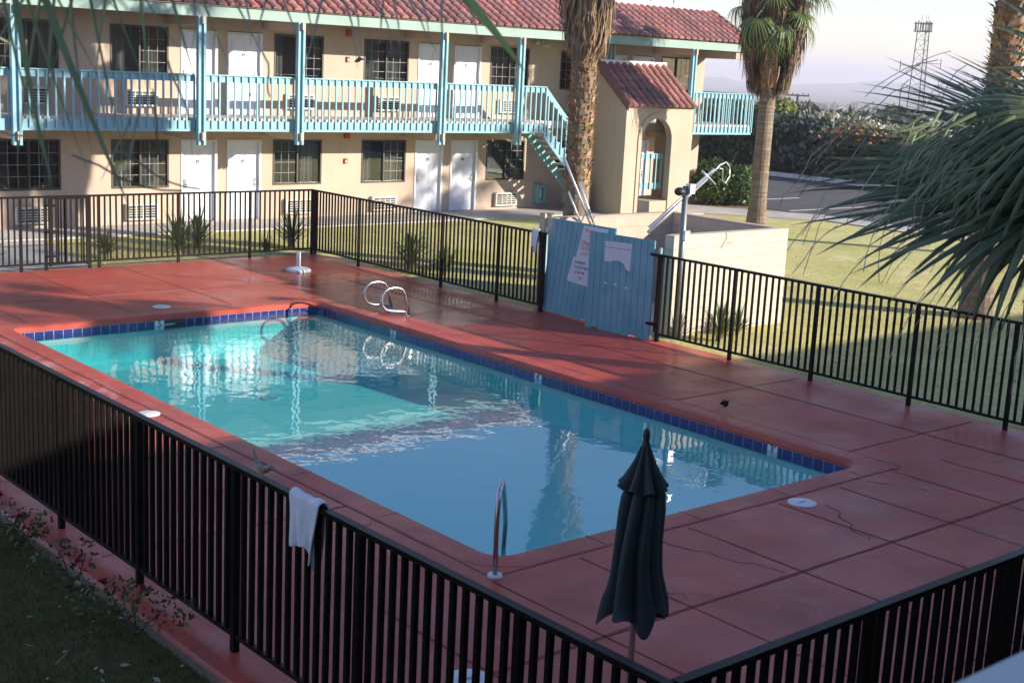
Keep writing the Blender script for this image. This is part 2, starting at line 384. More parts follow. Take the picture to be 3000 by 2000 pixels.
# sloped outer kerb edge
oo=[(DX1+.12,DY1+.08),(DX0-.19,DY1+.08),(DX0-.19,DY0-.12),(DX1+.12,DY0-.12)]
mid=[(DX1+.07,DY1+.04),(DX0-.10,DY1+.04),(DX0-.10,DY0-.06),(DX1+.07,DY0-.06)]
for s_ in range(4):
    a,b=oc[s_],oc[(s_+1)%4]; a1,b1=mid[s_],mid[(s_+1)%4]; a2,b2=oo[s_],oo[(s_+1)%4]
    dk.face([(*a,0),(*a1,-.025),(*b1,-.025),(*b,0)]); dk.face([(*a1,-.025),(*a2,-.16),(*b2,-.16),(*b1,-.025)])
dk.k=1
def strip(x0,y0,x1,y1,w,k=1,z=.004,wob=.006,seg=None):
    dk.k=k; d=V((x1-x0,y1-y0)); L=d.length; d/=L; nrm=V((-d.y,d.x)); ns=seg or max(2,int(L/.35)); last=None
    for i in range(ns+1):
        t_=i/ns; c_=V((x0,y0))+V((x1-x0,y1-y0))*t_+nrm*U(-wob,wob); ww=w*U(.6,1.25)/2
        p=(c_+nrm*ww,c_-nrm*ww)
        if last: dk.face([(last[1].x,last[1].y,z),(p[1].x,p[1].y,z),(p[0].x,p[0].y,z),(last[0].x,last[0].y,z)])
        last=p
strip(4.5,6.84,15.9,6.84,.040); strip(14.75,4.0,14.75,17.0,.026); strip(14.72,17.0,14.68,22.05,.028); strip(4.6,22.14,8.8,22.14,.022)
strip(8.86,22.14,11.6,22.08,.03,2,.004,.004); strip(11.6,22.08,12.6,22.06,.02,1); strip(12.55,22.06,13.37,22.03,.03,2,.004,.004); strip(13.37,22.03,14.68,22.05,.02)
for x,a,b in ((9.53,4,8.2),(10.9,4,8.2),(11.9,5.2,8.2),(12.95,4,8.25),(7.08,4,8.2),(8.05,4,8.2),(9.58,20.5,25.1),(11.4,20.5,25.1),(13.5,21.2,25.1),(7.8,20.5,25.1),(6.0,20.5,25.1),(13.9,4,8.2),(5.9,4,8.2)):
    strip(x,a,x+U(-.03,.03),b,.020)
for y,a,b in ((18.36,13.3,15.9),(15.0,13.2,15.9),(11.8,13.2,15.9),(9.0,13.2,15.9),(10.48,4.6,7.1),(12.9,4.6,7.1),(15.4,4.6,7.1),(17.9,4.6,7.1),(20.1,4.6,7.1),(4.9,4.6,15.9)):
    strip(a,y,b,y+U(-.03,.03),.018)
strip(13.22,8.3,13.22,20.4,.014,3); strip(7.1,8.3,7.1,20.3,.014,3); strip(7.2,20.46,13.2,20.46,.012,3); strip(7.2,8.27,13.2,8.27,.014,3)
for x,y,x1,y1 in ((9.0,8.15,9.35,6.9),(11.3,7.9,10.75,7.0),(8.0,7.7,8.2,7.0),(12.3,8.3,12.7,7.6),(12.9,8.35,13.2,8.1),(13.1,14.8,13.9,14.2),(6.2,9.3,6.9,9.0),(5.6,12.0,6.4,11.5),(6.5,10.0,7.1,9.95),(14.8,16.1,15.5,15.9),(13.2,16.6,14.4,16.2)):
    strip(x,y,x1,y1,.012,3,.004,.05,12)
for x in (8.5,9.8,11.2,12.5):
    strip(x,YN-.02,x,YN-.3,.014,3,.0085,.002); strip(x,YF+.02,x,YF+.3,.012,3,.0085,.002)
for y in (10.05,11.6,13.2,14.9,16.5,18.1): strip(XL-.02,y,XL-.3,y,.012,3,.0085,.002); strip(XR+.02,y+.3,XR+.3,y+.3,.012,3,.0085,.002)
tag(dk.build('pool_deck',[m_deck,m_joint,m_jointw,m_crack]),'red painted concrete pool deck with scored joints','deck',kind='structure')

# pool
pool=empty('swimming_pool',((XL+XR)/2,(YN+YF)/2,0),'rectangular swimming pool with blue tile band set in the red deck','swimming pool')
WZ=-.165
b_=M(); R0=.2
rr=lambda off,z: [(x,y,z) for x,y in rrect(XL-off,XR+off,YN-off,YF+off,R0,N)]
def depth(y): 
    t_=(y-YN)/(YF-YN); return -.50-.22*max(0,min(1,t_))
top=rr(.012,-.09); 
low=[(x,y,depth(y)) for x,y,_ in rr(-.01,0)]
low2=[(x+(( XL+XR)/2-x)*.05,y+((YN+YF)/2-y)*.03,depth(y)-.08) for x,y,_ in low]
for a,b in ((top,low),(low,low2)):
    for k in range(n): b_.face([a[(k+1)%n],a[k],b[k],b[(k+1)%n]])
b_.face([p for p in low2])
b_.build('basin',m_plaster,pool)
dr_=M(); dr_.lathe([(.001,depth(17)-.068),(.13,depth(17)-.068),(.14,depth(17)-.08)],20,(10.1,17.0,0)); dr_.build('main_drain',m_grout,pool)
tb=M(); ts=.1524
def tile(p0,p1,nrm,z0=-.235,z1=-.088,skip=()):
    p0=V(p0);p1=V(p1);L=(p1-p0).length;d=(p1-p0)/L;k=int(round(L/ts));w=L/k;nv=V(nrm)
    tb.k=1; o=nv*.004
    a=p0+o;b=p1+o
    tb.face([(a.x,a.y,z0),(b.x,b.y,z0),(b.x,b.y,z1),(a.x,a.y,z1)])
    tb.k=0; o=nv*.0085
    for i in range(k):
        a=p0+d*(i*w+.006)+o;b=p0+d*((i+1)*w-.006)+o
        tb.face([(a.x,a.y,z0),(b.x,b.y,z0),(b.x,b.y,z1-.008),(a.x,a.y,z1-.008)])
off=.005; 
tile((XL+R0,YF+off),(9.775,YF+off),(0,-1)); tile((10.34,YF+off),(XR-R0,YF+off),(0,-1))
tile((XR+off,YF-R0),(XR+off,YN+R0),(-1,0)); tile((XL-off,YN+R0),(XL-off,YF-R0),(1,0)); tile((XL+R0,YN-off),(XR-R0,YN-off),(0,1))
cp=rrect(XL-off,XR+off,YN-off,YF+off,R0,6)
for s_ in range(4):
    seg=cp[s_*7:(s_+1)*7]; cx,cy=[(XR-R0,YF-R0),(XL+R0,YF-R0),(XL+R0,YN+R0),(XR-R0,YN+R0)][s_]
    for k in range(0,6,3):
        a=V(seg[k]);b=V(seg[k+3]); nv=(V((cx,cy))-(a+b)/2).normalized(); tb.k=0; o=nv*.0
        tb.face([(a.x,a.y,-.235),(b.x,b.y,-.235),(b.x,b.y,-.096),(a.x,a.y,-.096)])
tb.build('tile_band',[m_ptile,m_grout],pool)
sk=M(); y=YF+off-.0095
sk.box(9.94,10.34,y-.003,y+.25,-.26,-.236); sk.k=1; sk.face([(9.94,y+.006,-.235),(10.34,y+.006,-.235),(10.34,y+.006,-.088),(9.94,y+.006,-.088)])  # flat black face paints the darkness inside the opening
sk.k=0; sk.face([(9.94,y,-.20),(10.14,y,-.165),(10.14,y,-.15),(9.94,y,-.15)])
sk.build('skimmer_opening',[m_conc,m_ink],pool)
def text(s,size,mat,name,parent,mtx,ext=.0015,shear=0,align='CENTER'):
    cu=bpy.data.curves.new(name,'FONT'); cu.body=s; cu.size=size; cu.extrude=ext; cu.align_x=align; cu.align_y='CENTER'; cu.shear=shear; cu.resolution_u=3
    ob=bpy.data.objects.new(name,cu); COL.objects.link(ob)
    dg=bpy.context.evaluated_depsgraph_get(); me=bpy.data.meshes.new_from_object(ob.evaluated_get(dg))
    bpy.data.objects.remove(ob); me.materials.clear(); me.materials.append(mat); me.name=name
    me.transform(mtx); return link(name,me,parent)
def face_mtx(p,xd,yd):
    xd=V(xd).normalized();yd=V(yd).normalized();zd=xd.cross(yd)
    return Matrix(((xd.x,yd.x,zd.x,p[0]),(xd.y,yd.y,zd.y,p[1]),(xd.z,yd.z,zd.z,p[2]),(0,0,0,1)))
mk=M(); mk.box(9.78,9.94,YF-.010,YF+.01,-.24,-.085); o=mk.build('depth_marker',m_white,pool)
text('5',.15,m_ink,'numeral',o,face_mtx((9.86,YF-.012,-.145),(1,0,0),(0,0,1)))
for yc,s_ in ((17.79,"5'"),(14.17,"4'"),(9.86,"3'")):
    mk=M(); mk.box(XR-.010,XR+.01,yc-.077,yc+.077,-.24,-.085); o=mk.build('depth_marker',m_white,pool)
    text(s_,.14,m_ink,'numeral',o,face_mtx((XR-.012,yc,-.14),(0,-1,0),(0,0,1)))
w=M(); w.face([(x,y,WZ) for x,y in rrect(XL-.006,XR+.006,YN-.006,YF+.006,R0,N)])
tag(w.build('pool_water',m_water),'clear turquoise pool water mirroring the motel','water',kind='structure')

# ================================================================== MOTEL
FY=31.05
motel=empty('motel_building',(20,FY,0),'two storey beige stucco motel with teal balcony and red tile roof','building')
mids=[9.73,16.93,24.17,31.40]
wins=[];doors=[];acs=[]
for c_ in mids:
    doors+=[(c_-1.13,c_-.13),(c_+.15,c_+1.15)]
    wins+=[(c_-2.95,c_-1.45),(c_+1.5,c_+3.0)]
    acs+=[(c_-2.62,c_-1.78),(c_+1.85,c_+2.69)]
wins=[x for x in wins if x[0]>8]; doors=[d for d in doors if d[0]>8]; acs=[a for a in acs if a[0]>8]
F2=2.68
holes=[]
for x0,x1 in wins: holes+=[(x0,x1,.88,2.06),(x0,x1,.88+2.72,2.06+2.71)]
for x0,x1 in doors: holes+=[(x0,x1,.0,2.06),(x0,x1,F2,F2+2.08)]
X0,X1,ZT=7.0,35.02,5.35
wl=M()
xs=sorted({X0,X1,*[h[0] for h in holes],*[h[1] for h in holes]}); zs=sorted({-.1,ZT,*[h[2] for h in holes],*[h[3] for h in holes]})
for i in range(len(xs)-1):
    for j in range(len(zs)-1):
        cx=(xs[i]+xs[i+1])/2; cz=(zs[j]+zs[j+1])/2
        if any(h[0]<cx<h[1] and h[2]<cz<h[3] for h in holes): continue
        wl.face([(xs[i],FY,zs[j]),(xs[i+1],FY,zs[j]),(xs[i+1],FY,zs[j+1]),(xs[i],FY,zs[j+1])])
D=.12
for x0,x1,z0,z1 in holes:
    y0,y1=FY,FY+D
    wl.face([(x0,y0,z0),(x0,y1,z0),(x0,y1,z1),(x0,y0,z1)]); wl.face([(x1,y1,z0),(x1,y0,z0),(x1,y0,z1),(x1,y1,z1)])
    wl.face([(x0,y0,z0),(x1,y0,z0),(x1,y1,z0),(x0,y1,z0)]); wl.face([(x0,y1,z1),(x1,y1,z1),(x1,y0,z1),(x0,y0,z1)])
wl.face([(X1,FY,-.1),(X1,FY+9,-.1),(X1,FY+9,ZT),(X1,FY,ZT)]); wl.face([(X0,FY+9,-.1),(X0,FY,-.1),(X0,FY,ZT),(X0,FY+9,ZT)])
wl.face([(X1,FY+9,-.1),(X0,FY+9,-.1),(X0,FY+9,ZT),(X1,FY+9,ZT)]); 
wl.build('wall',m_stucco,motel)
# windows
def window(x0,x1,z0,z1,style):
    f=M(); y=FY+.035; w_=.045
    for a in ((x0,x1,z0,z0+w_),(x0,x1,z1-w_,z1)): f.box(a[0],a[1],y-.05,y+.03,a[2],a[3])
    f.box(x0,x0+w_,y-.048,y+.028,z0+w_,z1-w_); f.box(x1-w_,x1,y-.048,y+.028,z0+w_,z1-w_)
    xm=(x0+x1)/2; f.box(xm-.022,xm+.022,y-.04,y+.02,z0+w_,z1-w_)
    fo=f.build('window',m_wframe,motel)
    g_=M(); g_.box(x0+w_,x1-w_,y+.004,y+.010,z0+w_,z1-w_); g_.build('pane',m_glass,fo)
    mu=M(); 
    def grid_(a,b):
        for k in range(1,3): x=a+(b-a)*k/3; mu.box(x-.004,x+.004,y-.004,y+.0,z0+w_,z1-w_)
        for k in range(1,4): z=z0+w_+(z1-z0-2*w_)*k/4; mu.box(a,b,y-.0045,y+.0005,z-.004,z+.004)
    if style%3!=1: grid_(x0+w_,xm-.022)
    if style%3!=2: grid_(xm+.022,x1-w_)
    mu.build('muntin',m_muntin,fo)
    cu=M(); W_=x1-x0
    op=[(.22,.78),(.30,.62),(.12,.66),(.42,.58),(.26,.9),(.1,.74)][style%6]
    for a,b in ((0,op[0]),(op[1],1)):
        if b-a<.05: continue
        nn=int((b-a)*W_/.025)+2; rowsz=[z0-.02,z1+.02]; rows=[]
        for zz in rowsz: rows.append([(x0+W_*(a+(b-a)*i/nn),FY+.22+.022*sin(i*1.25)+(.01*sin(i*.4)),zz) for i in range(nn+1)])
        cu.grid(rows)
    cu.build('curtain',m_curtain,fo,True)
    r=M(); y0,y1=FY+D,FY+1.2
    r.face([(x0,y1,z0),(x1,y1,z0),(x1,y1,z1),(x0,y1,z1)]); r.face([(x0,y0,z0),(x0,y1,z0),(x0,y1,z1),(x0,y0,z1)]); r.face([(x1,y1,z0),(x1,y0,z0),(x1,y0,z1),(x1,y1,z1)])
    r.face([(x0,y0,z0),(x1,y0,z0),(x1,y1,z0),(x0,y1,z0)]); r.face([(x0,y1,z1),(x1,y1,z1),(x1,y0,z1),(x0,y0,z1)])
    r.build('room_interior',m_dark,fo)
for i,(x0,x1) in enumerate(wins):
    window(x0,x1,.88,2.06,[0,3,2,1,4,5,0,2][i%8]); window(x0,x1,3.60,4.77,[5,1,4,3,0,2,1,5][i%8])
def door(x0,x1,z0,hside):
    y=FY+.07; h=2.06; fr_=.055
    d=M(); d.box(x0+fr_,x1-fr_,y,y+.045,z0+.01,z0+h-fr_)
    W_=x1-x0-2*fr_
    for cx in (.28,.72):
        for za,zb in ((.16,.62),(.78,1.36),(1.5,1.86)):
            xa=x0+fr_+W_*(cx-.17);xb=x0+fr_+W_*(cx+.17)
            d.box(xa,xb,y-.008,y-.0005,z0+za,z0+zb); d.box(xa+.04,xb-.04,y-.016,y-.0085,z0+za+.04,z0+zb-.04)
    do=d.build('door',m_door,motel)
    f=M(); f.box(x0,x0+fr_,FY-.02,FY+.115,z0+.002,z0+h); f.box(x1-fr_,x1,FY-.02,FY+.115,z0+.002,z0+h); f.box(x0+fr_,x1-fr_,FY-.019,FY+.115,z0+h-fr_,z0+h)
    f.build('frame',m_trim,do)
    hx=x0+fr_+.09 if hside<0 else x1-fr_-.09
    hd=M(); hd.box(hx-.03,hx+.03,y-.03,y,z0+.86,z0+1.08); hd.tube([(hx,y-.05,z0+.95),(hx+.11*(-hside),y-.055,z0+.95)],.012); hd.tube([(hx,y-.05,z0+.95),(hx,y-.028,z0+.95)],.012); hd.build('handle',m_metal,do)
    p=M(); xc=(x0+x1)/2; p.prism([(-.05,0),(.05,0),(.05,.045),(.02,.075),(-.02,.075),(-.05,.045)],lambda a,b,dd:(xc+a,dd,z0+1.47+b),y-.012,y-.0005)
    p.k=1; p.box(xc-.02,xc+.02,y-.0145,y-.0125,z0+1.485,z0+1.51); p.build('number_plaque',[m_plaque,m_door],do)
for i,(x0,x1) in enumerate(doors):
    for z0 in (.0,F2): door(x0,x1,z0,-1 if i%2==0 else 1)
def ac(x0,x1,z0):
    a=M(); h=.40; y0=FY-.12; a.box(x0,x1,y0,FY-.001,z0,z0+h)
    a.k=1; a.box(x0+.06,x1-.06,y0-.004,y0-.001,z0+.05,z0+h-.05)
    a.k=0
    for k in range(1,4): x=x0+.06+(x1-x0-.12)*k/4; a.box(x-.010,x+.010,y0-.016,y0-.005,z0+.05,z0+h-.05)
    for k in range(1,5): z=z0+.05+(h-.1)*k/5; a.box(x0+.06,x1-.06,y0-.014,y0-.0045,z-.009,z+.009)
    a.build('air_conditioner',[m_acw,m_acd],motel)
for x0,x1 in acs:
    if x0>29: continue
    ac(x0,x1,.11); ac(x0,x1,2.86)
# balcony
bal=M(); STX0,STX1=26.45,28.24
bal.box(X0,STX0,29.50,FY-.002,2.46,F2); bal.box(STX0,28.95,30.35,FY-.002,2.46,F2); bal.box(28.95,35.7,29.50,FY-.002,2.46,F2); bal.box(X1+.002,35.7,FY,34.5,2.46,F2)
bo=bal.build('balcony',m_slab,motel)
sf=M(); sf.box(X0,STX0-.01,29.52,FY-.004,2.42,2.457); sf.box(28.96,35.6,29.52,FY-.004,2.42,2.457); sf.build('soffit',m_stucco,bo)
fb=M(); fb.box(X0,STX0,29.42,29.497,2.37,2.62); fb.box(31.9,35.72,29.42,29.497,2.37,2.62); fb.box(35.702,35.76,29.497,34.5,2.37,2.62); fb.build('edge_board',m_teal,bo)
def railing(x0,x1,axis='x',c_=29.40,zt=3.69,zb=2.44,sp=.196):
    r=M(); k=max(1,int(round((x1-x0)/sp)))
    if axis=='x':
        r.box(x0,x1,c_+.022,c_+.062,zt-.16,zt-.012); r.box(x0,x1,c_-.02,c_+.10,zt-.010,zt+.02)
        for i in range(k+1):
            x=x0+(x1-x0)*i/k
            r.box(x-.019,x+.019,c_-.020,c_+.0195,zb,zt-.012)
    else:
        r.box(c_-.062,c_-.022,x0,x1,zt-.16,zt-.012); r.box(c_-.1,c_+.02,x0,x1,zt-.010,zt+.02)
        for i in range(k+1):
            y=x0+(x1-x0)*i/k; r.box(c_-.0195,c_+.020,y-.019,y+.019,zb,zt-.012)
    r.build('railing',m_teal,motel)
posts=[11.06,15.44,18.14,22.60,25.34,29.83,32.52]
ends=[7.2]+[p for p in posts if p<26]+[STX0]
for a,b in zip(ends,ends[1:]): railing(a+.13,b-.13 if b!=STX0 else b)
railing(31.95,32.39); railing(32.65,35.70); railing(29.5,34.4,'y',35.74)
def post(x,low=True,dy=0):
    p=M(); zb=2.06 if low else F2
    for sx in (-.068,.068): p.box(x+sx-.03,x+sx+.03,29.24+dy,29.37+dy,zb,5.04); 
    p.box(x-.036,x+.036,29.30+dy,29.40+dy,zb+.12,5.02)
    po=p.build('balcony_post',m_teal,motel)
    e=M(); e.box(x-.034,x+.034,29.16+dy,29.295+dy,4.86,5.03)
    e.build('beam_end',m_stucco,po); e=M()
    if low: e.box(x-.034,x+.034,29.16,29.295,2.17,2.36); e.build('beam_end',m_stucco,po)
    bm=M()
    if low: bm.box(x-.05,x+.05,29.52,FY-.003,2.17,2.416); bm.build('beam',m_stucco,po)
    bm=M()
    if not dy: bm.box(x-.05,x+.05,29.42,FY-.003,4.84,5.03); bm.build('beam',m_stucco,po)
for x in posts: post(x,not 29<x<31,.95 if 29<x<31 else 0)
# eave and roof
ev=M(); EZ0,EZ1=5.035,5.30; XE=35.1
ev.box(X0,XE,29.28,29.34,EZ0,EZ1); ev.box(XE+.001,XE+.05,29.28,33,EZ0,EZ1)
ro=M()
so=M(); so.box(X0,XE,29.342,FY+.4,5.06,5.10)
RY0,RZ0,RY1,RZ1=29.20,5.31,31.02,6.30
def tiles(mb,x0,x1,y0,z0,y1,z1,pitch,rows):
    nc=int(round((x1-x0)/pitch)); p=(x1-x0)/nc; d=V((0,y1-y0,z1-z0)); L=d.length; d/=L; nrm=V((0,-d.z,d.y)); nn=6
    mb.k=1; mb.col=(1,1,1); a=V((x0,y0,z0))-nrm*.01; b=V((x1,y0,z0))-nrm*.01; e=d*L
    mb.face([a,b,b+e,a+e])
    mb.k=0
    for i in range(nc):
        cx=x0+p*(i+.5); base=random.choice([(1,1,1),(.95,.9,.9),(1.1,.92,.88),(.85,.85,.88),(1.15,1.05,1.0)])
        for r in range(rows):
            s0=L*r/rows-(.05 if r else .03); s1=L*(r+1)/rows; lift0,lift1=.030,.004
            jx=U(-.008,.008); k=U(.78,1.18); red=U(.9,1.05); mb.col=(base[0]*k,base[1]*k*red,base[2]*k*red)
            vs=[];rad0,rad1=p*.40,p*.35
            for s_,lf,rd in ((s0,lift0,rad0),(s1,lift1,rad1)):
                for q_ in range(nn+1):
                    an=pi*q_/nn; vs.append(V((cx+jx+rd*cos(an),y0,z0))+d*s_+nrm*(lf+rd*.72*sin(an)))
            w_=nn+1
            mb.add(vs,[(q_+1,q_,w_+q_,w_+q_+1) for q_ in range(nn)]+[tuple(range(0,nn+1))])
    mb.col=None
tiles(ro,X0,XE,RY0,RZ0,RY1,RZ1,.2927,6)
rob=ro.build('roof',[m_tile,m_pan],motel,False)
ev.build('fascia',m_sage,rob); so.build('eave_soffit',m_stucco,rob)
cp_=M(); cp_.box(X0,XE+.02,RY1-.02,RY1+.34,RZ1-.12,RZ1+.17); cp_.box(X0,XE,RY1+.341,FY+9,RZ1-.2,RZ1-.05); cp_.face([(XE-.03,RY1+.3,5.3),(XE-.03,FY+9,5.3),(XE-.03,FY+9,RZ1-.1),(XE-.03,RY1+.3,RZ1-.1)])
cp_.build('ridge_cap',m_cap,rob)
rk=M(); d=V((0,RY1-RY0,RZ1-RZ0))
for i in range(7):
    a=V((XE+.01,RY0,RZ0))+d*(i/7-.02); b=V((XE+.01,RY0,RZ0))+d*((i+1)/7)
    rk.col=(U(.7,1),)*3; rk.tube([a+V((0,0,.05)),b+V((0,0,.015))],[.11,.095],10)
rk.prism([(RY0,RZ0-.02),(RY1,RZ1-.02),(RY1,RZ0-.02)],lambda a,b,dd:(dd,a,b),XE-.06,XE-.005)
rk.build('rake_tile',m_tile,rob,False)
gb=M(); gb.box(34.6,XE-.02,29.36,FY+.2,4.80,5.034); gb.build('gable_beam',m_stucco,motel)
# antennas and vents on the roof
for x,h in ((32.9,.85),(34.0,.7)):
    a=M(); a.tube([(x,RY1+.7,RZ1-.05),(x,RY1+.7,RZ1+h)],.018); a.build('vent_pipe',m_galv,motel)
# small wall fittings
al=M(); al.box(20.62,20.78,FY-.07,FY-.001,4.80,4.97); al.lathe([(.001,0),(.05,0)],10,(20.7,FY-.08,4.88)); al.build('fire_alarm',m_red,motel)
al=M(); al.box(20.62,20.78,FY-.07,FY-.001,2.10,2.25); al.build('fire_alarm',m_red,motel)
for z in (4.14,1.43):
    a=M(); a.box(20.645,20.735,FY-.05,FY-.001,z,z+.13); a.k=1; a.box(20.665,20.715,FY-.054,FY-.0505,z+.03,z+.07); a.build('pull_station',[m_red,m_white],motel)
a=M(); a.box(27.60,27.90,FY-.10,FY-.001,4.84,5.03); es=a.build('exit_sign',m_acw,motel)
text('EXIT',.13,m_plaque,'lettering',es,face_mtx((27.75,FY-.104,4.935),(1,0,0),(0,0,1)))
a=M(); a.ball((27.35,FY-.12,4.96),.08,.08,.08); a.build('wall_lamp',m_acw,motel,True)
a=M(); px0,px1,pz0,pz1=27.60,27.95,.16,.72; py=FY-.2
a.box(px0,px1,FY-.03,FY-.001,pz0,pz1); a.box(px0,px0+.03,py,FY-.031,pz0,pz1); a.box(px1-.03,px1,py,FY-.031,pz0,pz1); a.box(px0+.03,px1-.03,py+.002,FY-.031,pz1-.1,pz1-.003); a.box(px0+.03,px1-.03,py+.002,FY-.031,pz0+.003,pz0+.1); a.box(px0+.03,px0+.1,py+.003,py+.03,pz0+.1,pz1-.1); a.box(px1-.1,px1-.03,py+.003,py+.03,pz0+.1,pz1-.1)
pb=a.build('phone_box',m_teal,motel); a=M(); a.box(px0+.12,px1-.12,py+.06,FY-.032,pz0+.14,pz1-.14); a.build('telephone',m_white,pb)
# stairs
st=M(); sl=.955
def sz(x): return F2-(x-STX0)*sl
for y in (29.44,30.26):
    a=(STX0,sz(STX0)-.02);b=(STX1-.04,sz(STX1-.04)-.02)
    st.prism([(a[0],a[1]),(b[0],b[1]),(b[0],b[1]-.40),(a[0],a[1]-.42)],lambda x,z,dd:(x,dd,z),y-.03,y+.03)
so_=st.build('staircase',m_teal,motel)
pl0=M(); pl0.box(STX1-.06,STX1+.3,29.5,30.2,-.05,sz(STX1)-.05); pl0.build('stair_plinth',m_stucco,so_)
for i in range(10):
    x=STX0+(STX1-.04-STX0)*(i+.5)/10; q_=M(); q_.box(x-.13,x+.13,29.475,30.225,sz(x)-.03,sz(x)+.02); q_.build('tread',m_conc,so_)
sr=M(); y=29.40
sr.bar((STX0,y+.04,3.60),(STX1-.05,y+.04,sz(STX1-.05)+.92),.045,.16)
k=9
for i in range(k):
    x=STX0+.1+(STX1-STX0-.1)*i/k; sr.box(x-.019,x+.019,y-.03,y+.014,sz(x)-.28,sz(x)+.86)
sr.build('stair_railing',m_teal,motel)
# ---- stair tower
TX0,TX1,TY=28.92,31.86,28.55; TYB=29.98
tow=empty('stair_tower',(30.4,TY,0),'beige stucco stair tower with arched opening and red tile roof','tower')
AX,AR,AZ=30.27,.64,2.26
w=M(); NA=14
arch=[(AX-AR,.40)]+[(AX+AR*cos(pi-pi*k/NA),AZ+AR*sin(pi*k/NA)) for k in range(NA+1)]+[(AX+AR,.40)]
def wallarch(y,flip=False):
    pts=[p for p in arch]
    def fc(q_): 
        q_=[(a,y,b) for a,b in q_]; w.face(q_[::-1] if flip else q_)
    fc([(TX0,-.1),(AX-AR,-.1),(AX-AR,3.22),(TX0,3.22)]); fc([(AX+AR,-.1),(TX1,-.1),(TX1,3.22),(AX+AR,3.22)]); fc([(AX-AR,-.1),(AX+AR,-.1),(AX+AR,.40),(AX-AR,.40)])
    for k in range(1,len(pts)-2): fc([pts[k],pts[k+1],(pts[k+1][0],3.22),(pts[k][0],3.22)])
wallarch(TY); wallarch(TY+.2,True)
for k in range(len(arch)):
    a=arch[k];b=arch[(k+1)%len(arch)]; w.face([(a[0],TY,a[1]),(a[0],TY+.2,a[1]),(b[0],TY+.2,b[1]),(b[0],TY,b[1])])
ZR=4.42
for x,fl in ((TX0,1),(TX1,0),(TX0+.15,0),(TX1-.15,1)):
    q_=[(x,TY,-.1),(x,TYB,-.1),(x,TYB,ZR),(x,TY,3.22)] if fl else [(x,TY,-.1),(x,TY,3.22),(x,TYB,ZR),(x,TYB,-.1)]
    w.face(q_[::-1])
w.box(TX0+.151,TX1-.151,TY+.201,TYB,-.1,.40); w.box(TX0+.002,TX0+.148,TYB,FY-.003,-.1,2.44)
w.build('wall',m_stucco,tow)
at=M(); ro_,ri=AR+.17,AR+.10
def arc(r): return [(AX-r,.02)]+[(AX+r*cos(pi-pi*k/NA),AZ+r*sin(pi*k/NA)) for k in range(NA+1)]+[(AX+r,.02)]
A1,A2=arc(ro_),arc(AR+.001)
for k in range(len(A1)-1):
    a,b,c_,d_=A1[k],A1[k+1],A2[k+1],A2[k]
    at.face([(a[0],TY-.035,a[1]),(d_[0],TY-.035,d_[1]),(c_[0],TY-.035,c_[1]),(b[0],TY-.035,b[1])])
    at.face([(a[0],TY-.035,a[1]),(b[0],TY-.035,b[1]),(b[0],TY+.0,b[1]),(a[0],TY,a[1])]); at.face([(d_[0],TY,d_[1]),(c_[0],TY,c_[1]),(c_[0],TY-.035,c_[1]),(d_[0],TY-.035,d_[1])])
at.build('arch_moulding',m_stucco,tow)
rl=M(); rl.box(AX-.62,AX+.62,TY+.30,TY+.34,1.66,1.82); rl.box(AX-.62,AX+.62,TY+.30,TY+.34,.74,.92)
for k in range(6): x=AX-.58+k*.232; rl.box(x-.019,x+.019,TY+.26,TY+.299,.72,1.81)
rl.build('landing_railing',m_teal,tow)
rt=M(); tiles(rt,TX0+.08,TX1+.05,TY-.10,3.24,TYB-.05,ZR+.05,.296,5); rto=rt.build('roof',[m_tile,m_pan],tow)
rc=M(); rc.box(TX0-.05,TX1+.06,TYB-.10,TYB+.16,ZR-.02,ZR+.15); rc.build('ridge_cap',m_cap,rto)
rk=M(); a0=V((TX0-.01,TY-.10,3.24));d=V((0,TYB-.05-TY+.10,ZR+.05-3.24))
for i in range(6):
    rk.col=(U(.5,.7),)*3; a=a0+d*(i/6-.02);b=a0+d*((i+1)/6); u=V((0,-d.z,d.y)).normalized()
    rk.col=(.62,.55,.6); rk.face([a+V((-.05,0,-.13)),a+V((-.05,0,.09)),b+V((-.05,0,.06)),b+V((-.05,0,-.13))][::-1])
    rk.tube([a+V((.03,0,.06)),b+V((.03,0,.03))],[.105,.09],10)
rk.build('rake_tile',m_tile,rto)

# ================================================================== the building the photo is taken from (casts the shade)
opp=empty('opposite_building',(4,-1.2,0),'opposite motel wing with teal balcony whose white rail end shows at the near corner','building')
w=M(); w.box(-30,64,-12,-1.2,-.1,5.1); w.build('wall',m_stucco,opp)
w=M(); w.box(-30,64,-1.19,.5,2.46,F2); w.build('balcony',m_slab,opp)
w=M(); w.box(-30,64.5,-12,.36,5.06,5.32); w.build('roof',m_sage,opp)
w=M(); w.box(-8,14,.45,.665,3.655,3.70); w.box(-8,14,.54,.58,3.5,3.654)
for k in range(108): x=-7.9+k*.2; w.box(x-.019,x+.019,.581,.62,2.5,3.654)
m_rail=simple('white_rail_paint',(.80,.85,.88),(.76,.82,.86),6,.5)  # plain white paint on the near balcony rail
w.build('railing',m_rail,opp)

